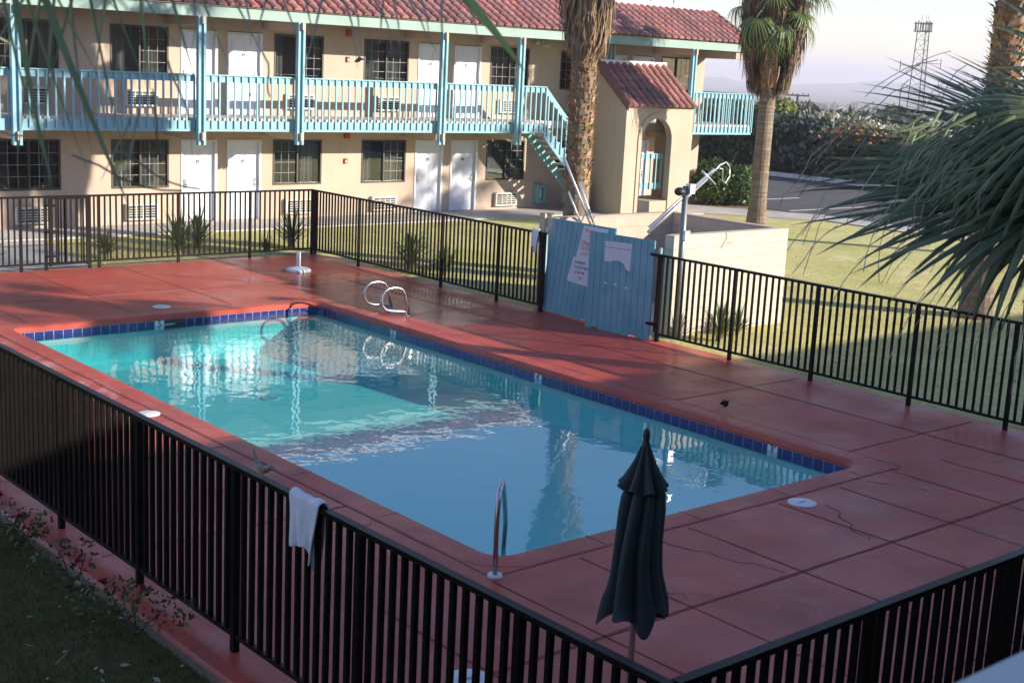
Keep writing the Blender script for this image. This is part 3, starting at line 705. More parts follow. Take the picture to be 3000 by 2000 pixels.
# ================================================================== FENCES
HF=1.42
def fence(name,label,p0,dirv,plist,end,bw=.0145,pw=.025):
    f=empty(name,(p0[0],p0[1],0),label,'fence')
    d=V((dirv[0],dirv[1],0)); L=end; nr=V((-d.y,d.x,0)); P0=V((p0[0],p0[1],0))
    ps=sorted(plist)
    for s_ in ps:
        m=M(); c_=P0+d*s_; m.box(c_.x-pw,c_.x+pw,c_.y-pw,c_.y+pw,-.02,HF-.032); m.build('post',m_black,f)
    edges=[0.0]+[s_ for s_ in ps if .05<s_<L-.05]+[L]
    for a,b in zip(edges,edges[1:]):
        m=M(); A=P0+d*a; B=P0+d*b
        m.bar(A+V((0,0,HF-.012)),B+V((0,0,HF-.012)),.062,.036); m.bar(A+d*.03+V((0,0,.13)),B-d*.03+V((0,0,.13)),.036,.034)
        k=max(1,int(round((b-a)/.117)))
        for i in range(k+1):
            if (i==0 and a in ps) or (i==k and b in ps): continue
            q_=A+d*((b-a)*i/k+random.gauss(0,.0025)); h=bw; t_=A+d*((b-a)*i/k+random.gauss(0,.0025))
            m.bar((q_.x,q_.y,.148),(t_.x,t_.y,HF-.031),2*h,2*h,up=d)
        m.build('fence_panel',m_black,f)
    return f
fR,fB,fL,fN=15.90,25.12,4.60,4.0
ff=fence('pool_fence','black metal picket fence behind the pool with a gate near its left end',(4.6,fB),(1,0),[.1,1.7,3.3,4.9,5.38,6.25,6.44,8.13,9.78,11.4],11.33)
# gate in the far fence
gt=M(); gx0,gx1=9.98+.04,10.85-.04
gt.box(gx0,gx0+.05,fB-.062,fB-.032,.08,1.40); gt.box(gx1-.05,gx1,fB-.062,fB-.032,.08,1.40); gt.box(gx0+.05,gx1-.05,fB-.06,fB-.034,.1,.14); gt.box(gx0+.05,gx1-.05,fB-.06,fB-.034,1.36,1.40)
for k in range(1,7): x=gx0+.05+(gx1-gx0-.1)*k/7; gt.box(x-.013,x+.013,fB-.058,fB-.036,.141,1.359)
go=gt.build('gate',m_black,ff); hg=M()
for z in (.25,.72,1.22): hg.box(gx0-.05,gx0+.12,fB-.07,fB-.0625,z,z+.05)
hg.build('hinge',m_black,go)
fence('pool_fence','black metal picket fence running from the far corner to the teal plywood gate',(fR,17.50),(0,1),[.05,1.26,2.95,5.78,7.6],7.62)
fence('pool_fence','black metal picket fence beside the lawn, from the teal gate towards the large palm',(fR,4.0),(0,1),[.05,1.6,3.05,4.52,5.96,7.61,9.15,10.68],10.75)
fence('pool_fence','black metal picket fence along the left pool side, white towel on its rail',(fL,fN),(0,1),[.05,1.1,2.63,4.2,5.76,7.35,8.95,10.55,12.1,13.7,15.3,16.9,18.5,20.1,21.05],21.1,.0168,.026)
fence('pool_fence','short black metal picket fence across the near right corner of the deck',(fL+.04,fN),(1,0),[1.6,3.1,4.7,6.3,7.8,9.4,11.2],11.25,.017,.027)

# teal plywood gate
gate=empty('plywood_gate',(15.95,16.3,0),'tall teal plywood double gate with paper warning signs','gate')
def panel(pa,pb,z0,z1,th,name,zl=0):
    a=V(pa);b=V(pb);d=(b-a);L=d.length;d/=L;nr=V((d.y,-d.x))   # towards the pool (-x)
    if nr.x>0: nr=-nr
    m=M(); k=int(L/.125)
    for i in range(k):
        u0=L*i/k+.004;u1=L*(i+1)/k-.004;zz=z0+zl*(random.choice([0,0,0,1,2]) )
        p=a+d*u0;q_=a+d*u1
        m.add([(p.x,p.y,zz),(q_.x,q_.y,zz),(q_.x,q_.y,z1),(p.x,p.y,z1),(p.x+nr.x*th,p.y+nr.y*th,zz),(q_.x+nr.x*th,q_.y+nr.y*th,zz),(q_.x+nr.x*th,q_.y+nr.y*th,z1),(p.x+nr.x*th,p.y+nr.y*th,z1)],
              [(0,1,2,3),(4,7,6,5),(0,3,7,4),(1,5,6,2),(0,4,5,1),(3,2,6,7)])
    q0=a-nr*.012;q1=b-nr*.012
    m.add([(a.x,a.y,z0+.03),(b.x,b.y,z0+.03),(b.x,b.y,z1-.004),(a.x,a.y,z1-.004),(q0.x,q0.y,z0+.03),(q1.x,q1.y,z0+.03),(q1.x,q1.y,z1-.004),(q0.x,q0.y,z1-.004)],[(0,3,2,1),(4,5,6,7),(0,1,5,4),(1,2,6,5),(2,3,7,6),(3,0,4,7)])
    return m.build(name,m_tealw,gate),d,nr
m_tealw=simple('weathered_teal_board',(.115,.30,.385),(.165,.36,.44),2.5,.6,0,25,.25,.006)
pl,dl,nl=panel((15.97,17.45),(15.97,15.88),.03,1.70,.012,'gate_panel',.02)
for v in pl.data.vertices: v.co.y+=.22*(1-v.co.z/1.70)-.06; 
pr,dr,nr_=panel((15.74,16.20),(15.88,14.84),-.0,1.63,.012,'gate_panel',.012)
def sag(o):
    for v in o.data.vertices: v.co.y+=.22*(1-v.co.z/1.70)-.06
# signs
def paper(poly,org,d,nr,th,name,parent,mat):
    m=M(); o=V(org)
    f=lambda u,z,t_: (o.x+d.x*u+nr.x*t_,o.y+d.y*u+nr.y*t_,z)
    m.prism(poly,f,.0135,.0135+th); return m.build(name,mat,parent)
m_paper=simple('sign_paper',(.62,.62,.70),(.56,.56,.64),6,.6)
lo=(15.97,17.45)
s1=paper([(.72,1.10),(1.36,1.09),(1.39,1.66),(.80,1.665)],lo,dl,nl,.004,'warning_sign',gate,m_paper)
s2=paper([(.58,.66),(1.24,.62),(1.26,1.09),(.66,1.10)],lo,dl,nl,.006,'capacity_sign',gate,m_paper)
sag(s1); sag(s2)
def ptxt(s,u,z,size,mat,parent,name,off,sx=1.0):
    mt=face_mtx((15.97-off,17.45-u,z),(0,-1,0),(0,0,1))@Matrix.Diagonal((sx,1,1,1))
    o=text(s,size,mat,name,parent,mt,.001,0,'LEFT'); sag(o); return o
for s_t,u,z in (('Warning',.84,1.585),('No',.97,1.475),('Lifeguard',.80,1.37),('On Duty',.79,1.275)): ptxt(s_t,u,z,.125,m_redink,s1,'lettering',.0185,.72)
for s_t,u,z in (('persons using pool',.83,1.195),('do so at own risk',.80,1.16)): ptxt(s_t,u,z,.034,m_redink,s1,'lettering',.0185,.7)
for s_t,u,z in (('THE MAXIMUM',.70,1.01),('TO OCCUPY THIS POOL',.70,.925),('AT ANY TIME',.74,.835),('IS 20',.86,.745)): ptxt(s_t,u,z,.072,m_ink,s2,'lettering',.0205,.56)
ro2=(15.74,16.20)
s3=paper([(.34,1.50),(.34,1.17),(.44,1.165),(.55,1.20),(.66,1.21),(.76,1.17),(.80,1.10),(.88,1.06),(.90,1.09),(.91,1.52),(.6,1.515)],ro2,dr,nr_,.004,'torn_notice',gate,m_paper)
bl=M(); o=V(ro2); f=lambda u,z,t_:(o.x+dr.x*u+nr_.x*t_,o.y+dr.y*u+nr_.y*t_,z)
bl.prism([(.36,1.40),(.89,1.41),(.89,1.42),(.36,1.41)],f,.018,.019); bl.build('ruled_line',m_galv,s3)
for u,z in ((.35,.80),(.56,.80),(.80,.78)):
    q_=M(); q_.prism([(u,z),(u+.05,z-.015),(u+.09,z+.0),(u+.03,z+.03)],f,.0135,.016); q_.build('paper_scrap',m_paper,gate)
gp=M(); gp.tube([(15.93,14.76,-.02),(15.93,14.76,1.52)],.030,10); gp.tube([(15.98,17.56,-.02),(15.98,17.56,1.5)],.028,10); gp.build('gate_post',m_teal,gate,True)
hp=M()
for z in (.25,1.38): hp.box(15.86,15.95,14.72,14.92,z,z+.05)
hp.build('hinge',m_black,gate)

# block enclosure
enc=empty('block_enclosure',(17.7,16.3,0),'cream painted concrete block enclosure beside the teal gate','wall')
H=1.67
m=M(); m.box(16.42,19.42,14.95,15.13,-.1,H); 
m.build('block_wall',m_blockw,enc)
m=M(); m.box(19.24,19.42,15.131,17.7,-.1,H-.002); m.build('block_wall',m_blockt,enc)
m=M(); m.box(16.15,19.238,17.58,17.76,-.1,H-.004); m.build('block_wall',m_blockt,enc)
m=M(); m.box(16.1,16.30,17.76,17.90,-.1,H+.06); m.build('end_pier',m_blockt,enc)
m=M(); pts=[(17.72,H+.002),(17.74,H-.1),(17.68,H-.18),(17.62,H-.26)]
for (a,b),(c_,d_) in zip(pts,pts[1:]): m.face([(a-.006,14.947,b),(c_-.006,14.947,d_),(c_+.008,14.947,d_),(a+.012,14.947,b)])
m.face([(17.74,14.947,H-.19),(17.92,14.947,H-.192),(17.92,14.947,H-.184),(17.74,14.947,H-.182)])
m.build('crack',m_ink,enc)
sheet('pump_pad',[(16.1,15.13),(19.24,15.13),(19.24,17.58),(16.1,17.58)],-.02,m_conc,'concrete pad inside the block enclosure','pad')

# floodlight post with cabinet
lp=empty('floodlight_post',(16.5,14.82,0),'galvanised floodlight post rising above the teal gate','post')
m=M(); m.tube([(16.5,14.82,-.05),(16.46,14.80,2.5)],.05,12); m.build('pole',m_galv,lp,True)
m=M(); m.ball((16.28,14.76,2.42),.10,.09,.07); m.tube([(16.28,14.76,2.42),(16.45,14.79,2.44)],.02,8); m.build('floodlight',m_ink,lp,True)
m=M(); m.box(16.46,16.58,14.70,14.80,2.38,2.54); m.build('lamp_head',m_alu,lp)
m=M(); m.box(16.44,16.56,14.72,14.77,1.62,1.78); m.build('switch_box',m_alu,lp)
# leaf net
nt=empty('pool_net',(16.4,15.3,1.65),'long aluminium pole with a leaf net hoop leaning across the floodlight post','pool net')
a=V((16.22,15.38,1.66));b=V((17.85,15.58,2.52)); dd=(b-a)
m=M(); m.tube([a+dd*.03,b],.028,8); m.tube([a+dd*.04+V((0,.0,.075)),b+dd*.12+V((0,0,.06))],.02,8); m.build('pole',m_alu,nt,True)
m=M(); q_=b+dd*.10
hoop=[b+dd*.05,b+dd*.22+V((0,0,.04)),b+dd*.30+V((.05,0,.02)),b+dd*.34+V((.10,0,-.10)),b+dd*.34+V((.12,0,-.26)),b+dd*.31+V((.06,0,-.36)),b+dd*.29+V((.0,0,-.30)),b+dd*.28+V((.0,0,-.08)),b+dd*.2+V((0,0,.0))]
m.tube(hoop,.013,6); m.bar(b-dd*.02+V((-.12,0,.16)),b+dd*.02+V((.2,0,-.12)),.03,.03); m.build('hoop',m_alu,nt,True)
# poles leaning in the enclosure
for nm,lab,a,b,r in (('leaning_pole','longest silver pole leaning up in front of the shaggy palm trunk',(16.06,17.3,2.75),(16.86,17.2,1.30),.022),
                     ('leaning_pole','middle silver pole leaning close beside the longest pole',(16.40,17.25,2.33),(16.92,17.15,1.25),.022),
                     ('leaning_pole','short silver pole leaning left of the other poles',(16.11,17.2,2.17),(16.46,17.1,1.45),.018)):
    m=M(); m.tube([a,b],r,8); o=empty(nm,b,lab,'pole'); m.build('tube',m_alu,o,True)
    c1=V(a)*.35+V(b)*.65; m=M(); m.tube([c1+V((0,-.02,0)),c1+V((-.14,-.05,-.18))],.012,6); m.build('bracket',m_alu,o,True)

# ================================================================== POOL FITTINGS
def grab(lab,x,y):
    o=empty('grab_rail',(x,y,0),lab,'grab rail','grab rails at the pool ladder')
    pts=[(0,0,0),(-.06,0,.22),(-.11,0,.38),(-.16,0,.46),(-.24,0,.495),(-.34,0,.505),(-.44,0,.50),(-.52,0,.46),(-.575,0,.38),(-.59,0,.30),(-.565,0,.21),(-.50,0,.145),(-.40,0,.115),(-.28,0,.10),(-.16,0,.09),(-.085,0,.07),(-.055,0,.0)]
    m=M(); m.tube(pts,.021,10); m.build('tube',m_metal,o,True,'local')
    m=M(); m.lathe([(.001,.018),(.05,.018),(.055,.004),(.055,0)],16,(-.01,0,0)); m.lathe([(.001,.017),(.045,.017),(.05,.004)],14,(-.06,0,0)); m.build('foot_plate',m_metal,o,True,'local')
grab('nearer curved stainless grab rail on the far right pool edge',13.58,18.30); grab('farther curved stainless grab rail, partly behind the nearer one',13.66,18.93)
hr=empty('pool_handrail',(7.14,8.27,0),'slender stainless handrail bending into the near corner of the pool','handrail')
m=M(); m.tube([(7.14,8.27,0),(7.12,8.255,.45),(7.13,8.26,.66),(7.17,8.30,.74),(7.25,8.37,.775),(7.36,8.48,.75),(7.50,8.62,.60),(7.68,8.80,.36),(7.80,8.92,.16),(7.80,8.93,-.05),(7.79,8.92,-.5)],.022,10); m.build('tube',m_metal,hr,True)
m=M(); m.lathe([(.001,.022),(.06,.022),(.068,.004),(.068,0)],18,(7.14,8.27,.001)); m.build('foot_plate',m_white,hr,True)
def disc(name,lab,x,y,r=.15):
    o=empty(name,(x,y,0),lab,'lid','skimmer lids in the deck'); m=M(); m.lathe([(.001,.014),(r-.02,.014),(r,.008),(r,.001)],28); m.build('cover',m_white,o,True,'local')
    m=M(); m.box(-.05,.05,-.012,.012,.0145,.018); m.build('grip',m_conc,o,False,'local')
disc('skimmer_lid','white round lid in the deck at the far pool edge above the 5 marker',10.22,20.78,.15); disc('skimmer_lid','white round lid on the left deck just over the near fence rail',6.99,14.57,.14); disc('skimmer_lid','white round lid on the open deck in the right foreground',11.12,8.07,.15); disc('skimmer_lid','white round lid glimpsed between the near fence pickets',5.72,6.85,.17)
ub=empty('umbrella_base',(14.40,23.21,0),'white umbrella base with a stub pole standing empty on the far deck','umbrella stand')
m=M(); m.lathe([(.001,.10),(.05,.10),(.09,.085),(.2,.065),(.245,.045),(.255,.02),(.25,.0)],26,fn=lambda a,i:1+.015*sin(6*a)); m.build('base',m_white,ub,True,'local')
m=M(); m.tube([(0,0,.09),(0,0,.38)],.045,12); m.build('stub',m_white,ub,True,'local')
# closed umbrella
UX,UY=5.84,5.42; k=.66
um=empty('closed_umbrella',(UX,UY,0),'tall closed dark blue grey patio umbrella near the fence','umbrella')
m=M(); m.tube([(0,0,0),(0,0,2.08)],.021,12); m.build('pole',m_alu,um,True,'local')
m=M(); NF=96; nf=8
def fold(ph,amp,nfold=8):
    return lambda a,i: 1+amp[i]*(abs(sin(nfold*.5*a+ph+.8*sin(a+.5)+.3*sin(i*.5+a)))**.6*2-1)*(.75+.4*sin(a*2+1))+.16*amp[i]*sin(3*a+i*.6)+.05*sin(2*a+i*.9)
prof=[(.03,2.08),(.075,2.0),(.125,1.90),(.160,1.80),(.172,1.70),(.180,1.58),(.188,1.45),(.200,1.30),(.205,1.22),(.222,1.13),(.244,1.05),(.262,.98),(.275,.94)]
amp=[.1,.25,.32,.36,.38,.36,.34,.32,.31,.31,.32,.33,.34]
f0=fold(.4,amp)
vs=[]
for i,(r,z) in enumerate(prof):
    row=[]
    for q_ in range(NF):
        a=2*pi*q_/NF; rr_=r*f0(a+.06*i*.15,i); zz=z+(.0 if i<11 else (.05*sin(4*a+.6)+.035*sin(7*a))*(i-10)/2)
        row.append((k*rr_*cos(a)*1.06+.012*sin(i*.8),k*rr_*sin(a)*.98,zz))
    vs.append(row)
fl=[p for r in vs for p in r]; m.add(fl,[(i*NF+q_,i*NF+(q_+1)%NF,(i+1)*NF+(q_+1)%NF,(i+1)*NF+q_) for i in range(len(vs)-1) for q_ in range(NF)])
m.build('canopy',m_umb,um,True,'local')
m=M(); prof=[(.025,2.18),(.05,2.13),(.085,2.05),(.125,1.97),(.165,1.90),(.200,1.845)]; vs=[]
for i,(r,z) in enumerate(prof):
    row=[]
    for q_ in range(NF):
        a=2*pi*q_/NF; s_=abs(sin(4*a+.3)); rr_=r*(1+[.05,.15,.22,.26,.28,.28][i]*(s_*2-1)); row.append((k*rr_*cos(a),k*rr_*sin(a),z+[0,0,0,.005,.012,.03][i]*(s_*2-1)))
    vs.append(row)
m.add([p for r in vs for p in r],[(i*NF+q_,i*NF+(q_+1)%NF,(i+1)*NF+(q_+1)%NF,(i+1)*NF+q_) for i in range(len(vs)-1) for q_ in range(NF)])
m.build('vent_cap',m_umb,um,True,'local')
for q_ in um.children:
    if q_.type=='MESH' and q_.name.split('.')[0] in ('vent_cap','canopy'):
        for v in q_.data.vertices: t_=min(1,max(0,(v.co.z-.9)/1.2)); v.co.z+=.05*(1-t_)-.08*t_
m=M(); m.lathe([(.001,2.18),(.018,2.17),(.024,2.14),(.02,2.10),(.028,2.07)],12); m.build('finial',m_ink,um,True,'local')
m=M(); m.lathe([(.001,.10),(.06,.10),(.22,.06),(.25,.03),(.25,0)],22); m.build('base',m_white,um,True,'local')

# towels
def towel(name,lab,axis_x,ys_,outL,inL,ofs):
    o=empty(name,(axis_x,(ys_[0]+ys_[1])/2,HF),lab,'towel')
    rows=[]; nu=14
    path=[]
    for s_ in range(13): path.append(('o',1-s_/12))
    for s_ in range(6): path.append(('t',s_/5))
    for s_ in range(13): path.append(('i',s_/12))
    for kind,s_ in path:
        row=[]
        for i in range(nu+1):
            t_=i/nu; y=ys_[0]+(ys_[1]-ys_[0])*t_
            if kind=='o':
                L=outL(t_); z=HF+.01-L*s_; y2=y+(.5-t_)*.12*s_*abs(ys_[1]-ys_[0])/.4; x=axis_x-.037-.020*sin(t_*12+s_*2.5)*s_-.010*sin(t_*23+1)*s_-.016*s_
            elif kind=='t': z=HF+.018+.020*sin(pi*s_)*(1+.6*sin(t_*9))+.006*sin(t_*14); x=axis_x-.037+.074*s_; y2=y
            else:
                L=inL(t_); z=HF+.01-L*s_; y2=y+(.5-t_)*.2*s_*abs(ys_[1]-ys_[0])/.4; x=axis_x+.037+.012*sin(t_*9+s_)*s_+.01*s_
            row.append((x,y2,z))
        rows.append(row)
    m=M(); m.grid(rows); ob=m.build('cloth',m_towel,o,True)
    so2=ob.modifiers.new('thick','SOLIDIFY'); so2.thickness=.012; so2.offset=0; sd=ob.modifiers.new('sub','SUBSURF'); sd.levels=1; sd.render_levels=1
towel('towel','white towel draped over the shaded left fence rail',fL,(7.06,7.42),lambda t_:.28+.07*t_ if t_>.25 else .42-.3*t_,lambda t_:.40+.1*sin(t_*3),0)
towel('towel','small white towel hung on the fence beside the teal gate',fR,(17.64,17.82),lambda t_:.33+.06*sin(t_*5),lambda t_:.2,0)
# birds
def bird(lab,loc,rot,sc,mat,wing,tailup,group=None):
    o=empty('bird',loc,lab,'bird'); o.rotation_euler=rot; o.scale=(sc,)*3
    me=bpy.data.meshes.new('body'); sp=[(-.115,0,.05+tailup),(-.06,0,.005+tailup*.3),(-.03,0,0),(.02,0,.0),(.05,0,.02),(.075,0,.045),(.10,0,.042),(.118,0,.038)]
    rd=[(.016,.005),(.016,.010),(.030,.028),(.036,.034),(.028,.028),(.024,.024),(.010,.010),(.003,.003)]
    m=M(); NB=10; vs=[]
    for (x,y,z),(a,b) in zip(sp,rd):
        for q_ in range(NB): an=2*pi*q_/NB; vs.append((x,a*cos(an),z+b*sin(an)))
    m.add(vs,[(i*NB+q_,i*NB+(q_+1)%NB,(i+1)*NB+(q_+1)%NB,(i+1)*NB+q_) for i in range(len(sp)-1) for q_ in range(NB)]+[tuple(range(NB))[::-1],tuple(range((len(sp)-1)*NB,len(sp)*NB))])
    ob=m.build('body',mat,o,True,'local'); sb=ob.modifiers.new('s','SUBSURF'); sb.levels=1; sb.render_levels=1
    for s_ in (-1,1):
        m=M(); 
        if wing=='fold': pts=[(.05,s_*.03,.02),(.0,s_*.037,.012),(-.09,s_*.022,.012),(-.05,s_*.028,.032),(.0,s_*.03,.032)]
        else:
            h=wing; pts=[(.045,s_*.02,.02),(-.03,s_*.02,.015),(-.055,s_*.09*cos(h),.01+.09*sin(h)),(-.05,s_*.17*cos(h),.02+.17*sin(h)),(.0,s_*.15*cos(h),.02+.15*sin(h)),(.05,s_*.08*cos(h),.02+.08*sin(h))]
        a=[V(p)+V((0,0,.004)) for p in pts];b=[V(p)-V((0,0,.004)) for p in pts];q_=len(pts)
        m.add(a+b,[tuple(range(q_)),tuple(range(2*q_-1,q_-1,-1))]+[(i,(i+1)%q_,q_+(i+1)%q_,q_+i) for i in range(q_)]); m.build('wing',mat,o,False,'local')
    if wing=='fold':
        m=M()
        for s_ in (-.012,.012): m.tube([(.0,s_,-.03),(.005,s_,-.062)],.003,5)
        m.build('leg',mat,o,False,'local')
    return o
bird('small pale brown bird perched with tail up on the left fence rail',(fL,7.83,HF+.065),(0,radians(8),radians(-75)),1.0,m_birdp,'fold',.075)
bird('dark bird in flight in front of the upper motel wall',(18.34,27.0,4.25),(radians(20),radians(40),radians(-40)),1.0,m_bird,radians(-62),0)
bird('small dark bird with raised wings by the right pool edge',(13.27,10.95,.12),(0,radians(-50),radians(-60)),.62,m_bird,radians(42),0)

# ================================================================== PALMS
def frond_mesh(name,mat,L=.9,R=.85,nb=26,span=118,droop=.35,pw=.022,seed=0,cut=.42,seg=7,fold=.22,thr=0,tl=7):
    rnd=random.Random(seed); m=M(); m.k=1; m.col=(1,1,1)
    pts=[(L*i/6,0,.10*L*(i/6)*(1-i/6)) for i in range(7)]
    if L>.02: m.tube(pts,[pw*(1-.5*i/6) for i in range(7)],6)
    m.k=0
    dth=radians(2*span)/(nb-1)
    for b in range(nb):
        th=-radians(span)+dth*b; Rb=R*(1-.28*(abs(th)/radians(span))**2)*rnd.uniform(.88,1.08); dr=droop*rnd.uniform(.75,1.35); tw=rnd.uniform(-.04,.04)
        k=rnd.uniform(.72,1.2); m.col=(k*rnd.uniform(.95,1.1),k,k*rnd.uniform(.85,1.05))
        vs=[]; wmax=Rb*cut*math.tan(dth/2)*1.04
        for i in range(seg+1):
            s_=i/seg; r=Rb*s_; an=th+tw*s_*s_
            w_=r*math.tan(dth/2)*1.04 if s_<=cut else wmax*(1-(s_-cut)/(1-cut))**.8
            z=.10*R*s_-dr*R*max(0,s_-.25)**2*1.6-.04*R*(abs(th))
            r2=r*(1-.25*dr*max(0,s_-.3)**2)
            cx,cy=L+r2*cos(an),r2*sin(an); px,py=-sin(an),cos(an)
            up=w_*fold*2*(1 if s_<.9 else .3)
            vs+=[(cx+px*w_,cy+py*w_,z),(cx,cy,z+up),(cx-px*w_,cy-py*w_,z)]
        m.add(vs,[(i*3+j,i*3+j+1,(i+1)*3+j+1,(i+1)*3+j) for i in range(seg) for j in (0,1)])
        if thr and rnd.random()<thr:
            tip=V(vs[-2]); dirv=V((cos(th),sin(th),-.6)).normalized(); m.k=2; m.col=(1,1,1)
            p=V(tip)-dirv*.06*R; q_=[p]
            for j in range(tl): dirv=(dirv+V((rnd.uniform(-.3,.3),rnd.uniform(-.3,.3),-.35))).normalized(); q_.append(q_[-1]+dirv*.07*R)
            m.tube(q_,.0022,3,False); m.k=0
    me_o=m.build(name,[mat,m_petiole,m_straw],None,False); me=me_o.data; bpy.data.objects.remove(me_o); return me
def orient(o,loc,xdir,zdir,sc=1):
    x=V(xdir).normalized(); z=V(zdir); z=(z-x*z.dot(x)).normalized(); y=z.cross(x)
    o.matrix_basis=Matrix.Translation(V(loc))@Matrix(((x.x,y.x,z.x,0),(x.y,y.y,z.y,0),(x.z,y.z,z.z,0),(0,0,0,1)))@Matrix.Scale(sc,4)
FR=[frond_mesh('frond',m_frond,.9,.85,24,112,.55+.15*i,seed=i,seg=6) for i in range(3)]
def palm(name,lab,x,y,h,r0,r1,boots,skirt,nfr,seed,skirtgap=None,lean=(0,0),crown=1.0,drop=0,bt=1.0,sk_t=1.0):
    rnd=random.Random(seed); P=empty(name,(x,y,0),lab,'palm tree','fan palms around the motel grounds')
    def ax(z): return V((lean[0]*z/h,lean[1]*z/h,z))
    def rad(z): 
        t_=z/h; return r0+(r1-r0)*t_+.06*math.exp(-z*2.5)
    m=M(); nz=int(h/.055); n_=18; vs=[]
    for i in range(nz+1):
        z=-.1+(h+.1)*i/nz; k=1+.018*(i%2)+rnd.uniform(-.01,.01)
        for q_ in range(n_):
            a=2*pi*q_/n_; vs.append(ax(z)+V((cos(a),sin(a),0))*rad(max(z,0))*k*(1+.03*sin(3*a+z)))
    for i in range(nz):
        m.col=(rnd.uniform(.75,1.15),)*3
        m.add([vs[i*n_+q_] for q_ in range(n_)]+[vs[(i+1)*n_+q_] for q_ in range(n_)],[(q_,(q_+1)%n_,n_+(q_+1)%n_,n_+q_) for q_ in range(n_)])
    m.build('trunk',m_trunk,P,False,'local')
    if boots:
        m=M(); z0,z1,dens,size=boots; N_=int((z1-z0)*dens)
        for i in range(N_):
            z=z0+(z1-z0)*(i+rnd.random())/N_; a=i*2.39996+rnd.uniform(-.3,.3); rr_=rad(z)*1.0; dv=V((cos(a),sin(a),0)); tv=V((-sin(a),cos(a),0)); c_=ax(z)
            L_=size*rnd.uniform(.7,1.25); out=rnd.uniform(.25,.55); k=rnd.uniform(.55,1.5)*bt; m.col=(k,k*rnd.uniform(.85,1.08),k*rnd.uniform(.75,1.1))
            wb=rnd.uniform(.055,.085)*size/.17
            side=rnd.choice([-1,1]); tip=V((0,0,0))
            p0=c_+dv*(rr_-.01); 
            A=[p0-tv*wb,p0+tv*wb]; up=V((0,0,1)); 
            p1=p0+up*L_*.55+dv*L_*out*.5; p2=p0+up*L_*.9+dv*L_*(out+.25)
            B=[p1-tv*wb*.75,p1+tv*wb*.75]; C=[p2-tv*wb*.75+tv*wb*side*.2,p2+tv*wb*.7]
            mid=p1+up*L_*.10+dv*.01
            m.face([A[0],A[1],B[1],B[0]]); m.face([B[0],mid,C[0]]); m.face([mid,B[1],C[1]])
            th=dv*-.02
            m.face([A[1]+th,A[0]+th,B[0]+th,B[1]+th]); m.face([A[0],B[0],B[0]+th,A[0]+th]); m.face([B[1],A[1],A[1]+th,B[1]+th])
            if rnd.random()<.16:
                q_=p2; m.col=(1.5,1.35,1.1); m.face([q_-tv*.012,q_+tv*.012,q_+dv*rnd.uniform(.08,.2)+up*rnd.uniform(-.02,.1)+tv*rnd.uniform(-.06,.06)])
        m.build('leaf_boots',m_boot,P,False,'local')
    if skirt:
        z0,z1,rw,N_=skirt; m=M()
        for i in range(N_):
            a=rnd.uniform(0,2*pi); t_=rnd.random()
            if skirtgap and abs(((a-skirtgap[0]+pi)%(2*pi))-pi)<skirtgap[1] and rnd.random()<.94: continue
            zt=z0+.25+(z1-z0-.1)*(t_**.8); dv=V((cos(a),sin(a),0)); tv=V((-sin(a),cos(a),0))
            belly=rw*(.55+.45*min(1,(zt-z0)/(z1-z0)*1.5))
            r_a=rad(zt)+rnd.uniform(.2,1)*(belly-rad(zt))*.95; L_=rnd.uniform(.45,1.0)
            r_b=r_a+rnd.uniform(-.15,.10)-(.12 if zt-L_<z0+.3 else 0); zb=max(zt-L_,z0-rnd.uniform(0,.25)*rnd.random()); r_b=max(r_b,rad(zb)+.02)
            w_=rnd.uniform(.008,.024); k=sk_t*rnd.choice([.45,.65,.85,1,1.15,1.45])*rnd.uniform(.85,1.15); m.col=(k,k*rnd.uniform(.92,1.0),k*rnd.uniform(.85,1))
            c0=ax(zt)+dv*r_a; c1=ax((zt+zb)/2)+dv*((r_a+r_b)/2+.03)+tv*rnd.uniform(-.05,.05); c2=ax(zb)+dv*r_b+tv*rnd.uniform(-.1,.1)
            tv2=(tv*cos(rnd.uniform(-.8,.8))+dv*rnd.uniform(-.6,.6)).normalized()
            m.face([c0-tv2*w_,c0+tv2*w_,c1+tv2*w_,c1-tv2*w_]); m.face([c1-tv2*w_,c1+tv2*w_,c2])
        m.build('dead_frond_skirt',m_thatch,P,False,'local')
    for i in range(nfr):
        a=i*2.39996+rnd.uniform(-.2,.2); el=radians(80-150*((i+.5)/nfr)**.9)-drop*rnd.random()
        o=bpy.data.objects.new('frond',FR[i%3]); COL.objects.link(o); o.parent=P
        dv=V((cos(a)*cos(el),sin(a)*cos(el),sin(el))); c_=ax(h-.1-.5*(i/nfr))+V((cos(a),sin(a),0))*r1*.8
        orient(o,c_,dv,V((-cos(a)*sin(el),-sin(a)*sin(el),cos(el)))+V((rnd.uniform(-.2,.2),rnd.uniform(-.2,.2),0)),crown*rnd.uniform(.85,1.1))
    return P
palm('fan_palm','tall fan palm with grey thatch skirt standing behind the block enclosure',19.72,20.80,8.6,.262,.24,(1.75,4.75,95,.17),(4.55,8.4,.74,5200),26,11)
palm('fan_palm','fan palm with brown thatch skirt and green fronds beside the lawn and parking lot',31.78,25.68,7.0,.255,.21,(3.9,6.9,80,.25),(3.75,6.7,1.02,4600),26,23,skirtgap=(atan2(-25.68,-31.78),.85),lean=(.05,0),drop=.35,bt=2.1,sk_t=.68)
palm('fan_palm','fan palm trunk with jagged leaf bases cut by the right picture edge',23.55,13.52,10.0,.28,.255,(1.4,9.4,60,.24),(8.4,9.9,.8,900),26,37)
palm('fan_palm','fan palm standing outside the picture near the right end of the pool fence',20.4,4.6,7.8,.22,.19,None,(6.2,7.6,.6,700),22,41)
palm('fan_palm','unseen fan palm off to the right, added to shade the lower motel doors',36.9,12.4,8.3,.24,.21,None,(6.2,8.1,.8,900),24,43)  # never in view, added for its crown shadow on the doors
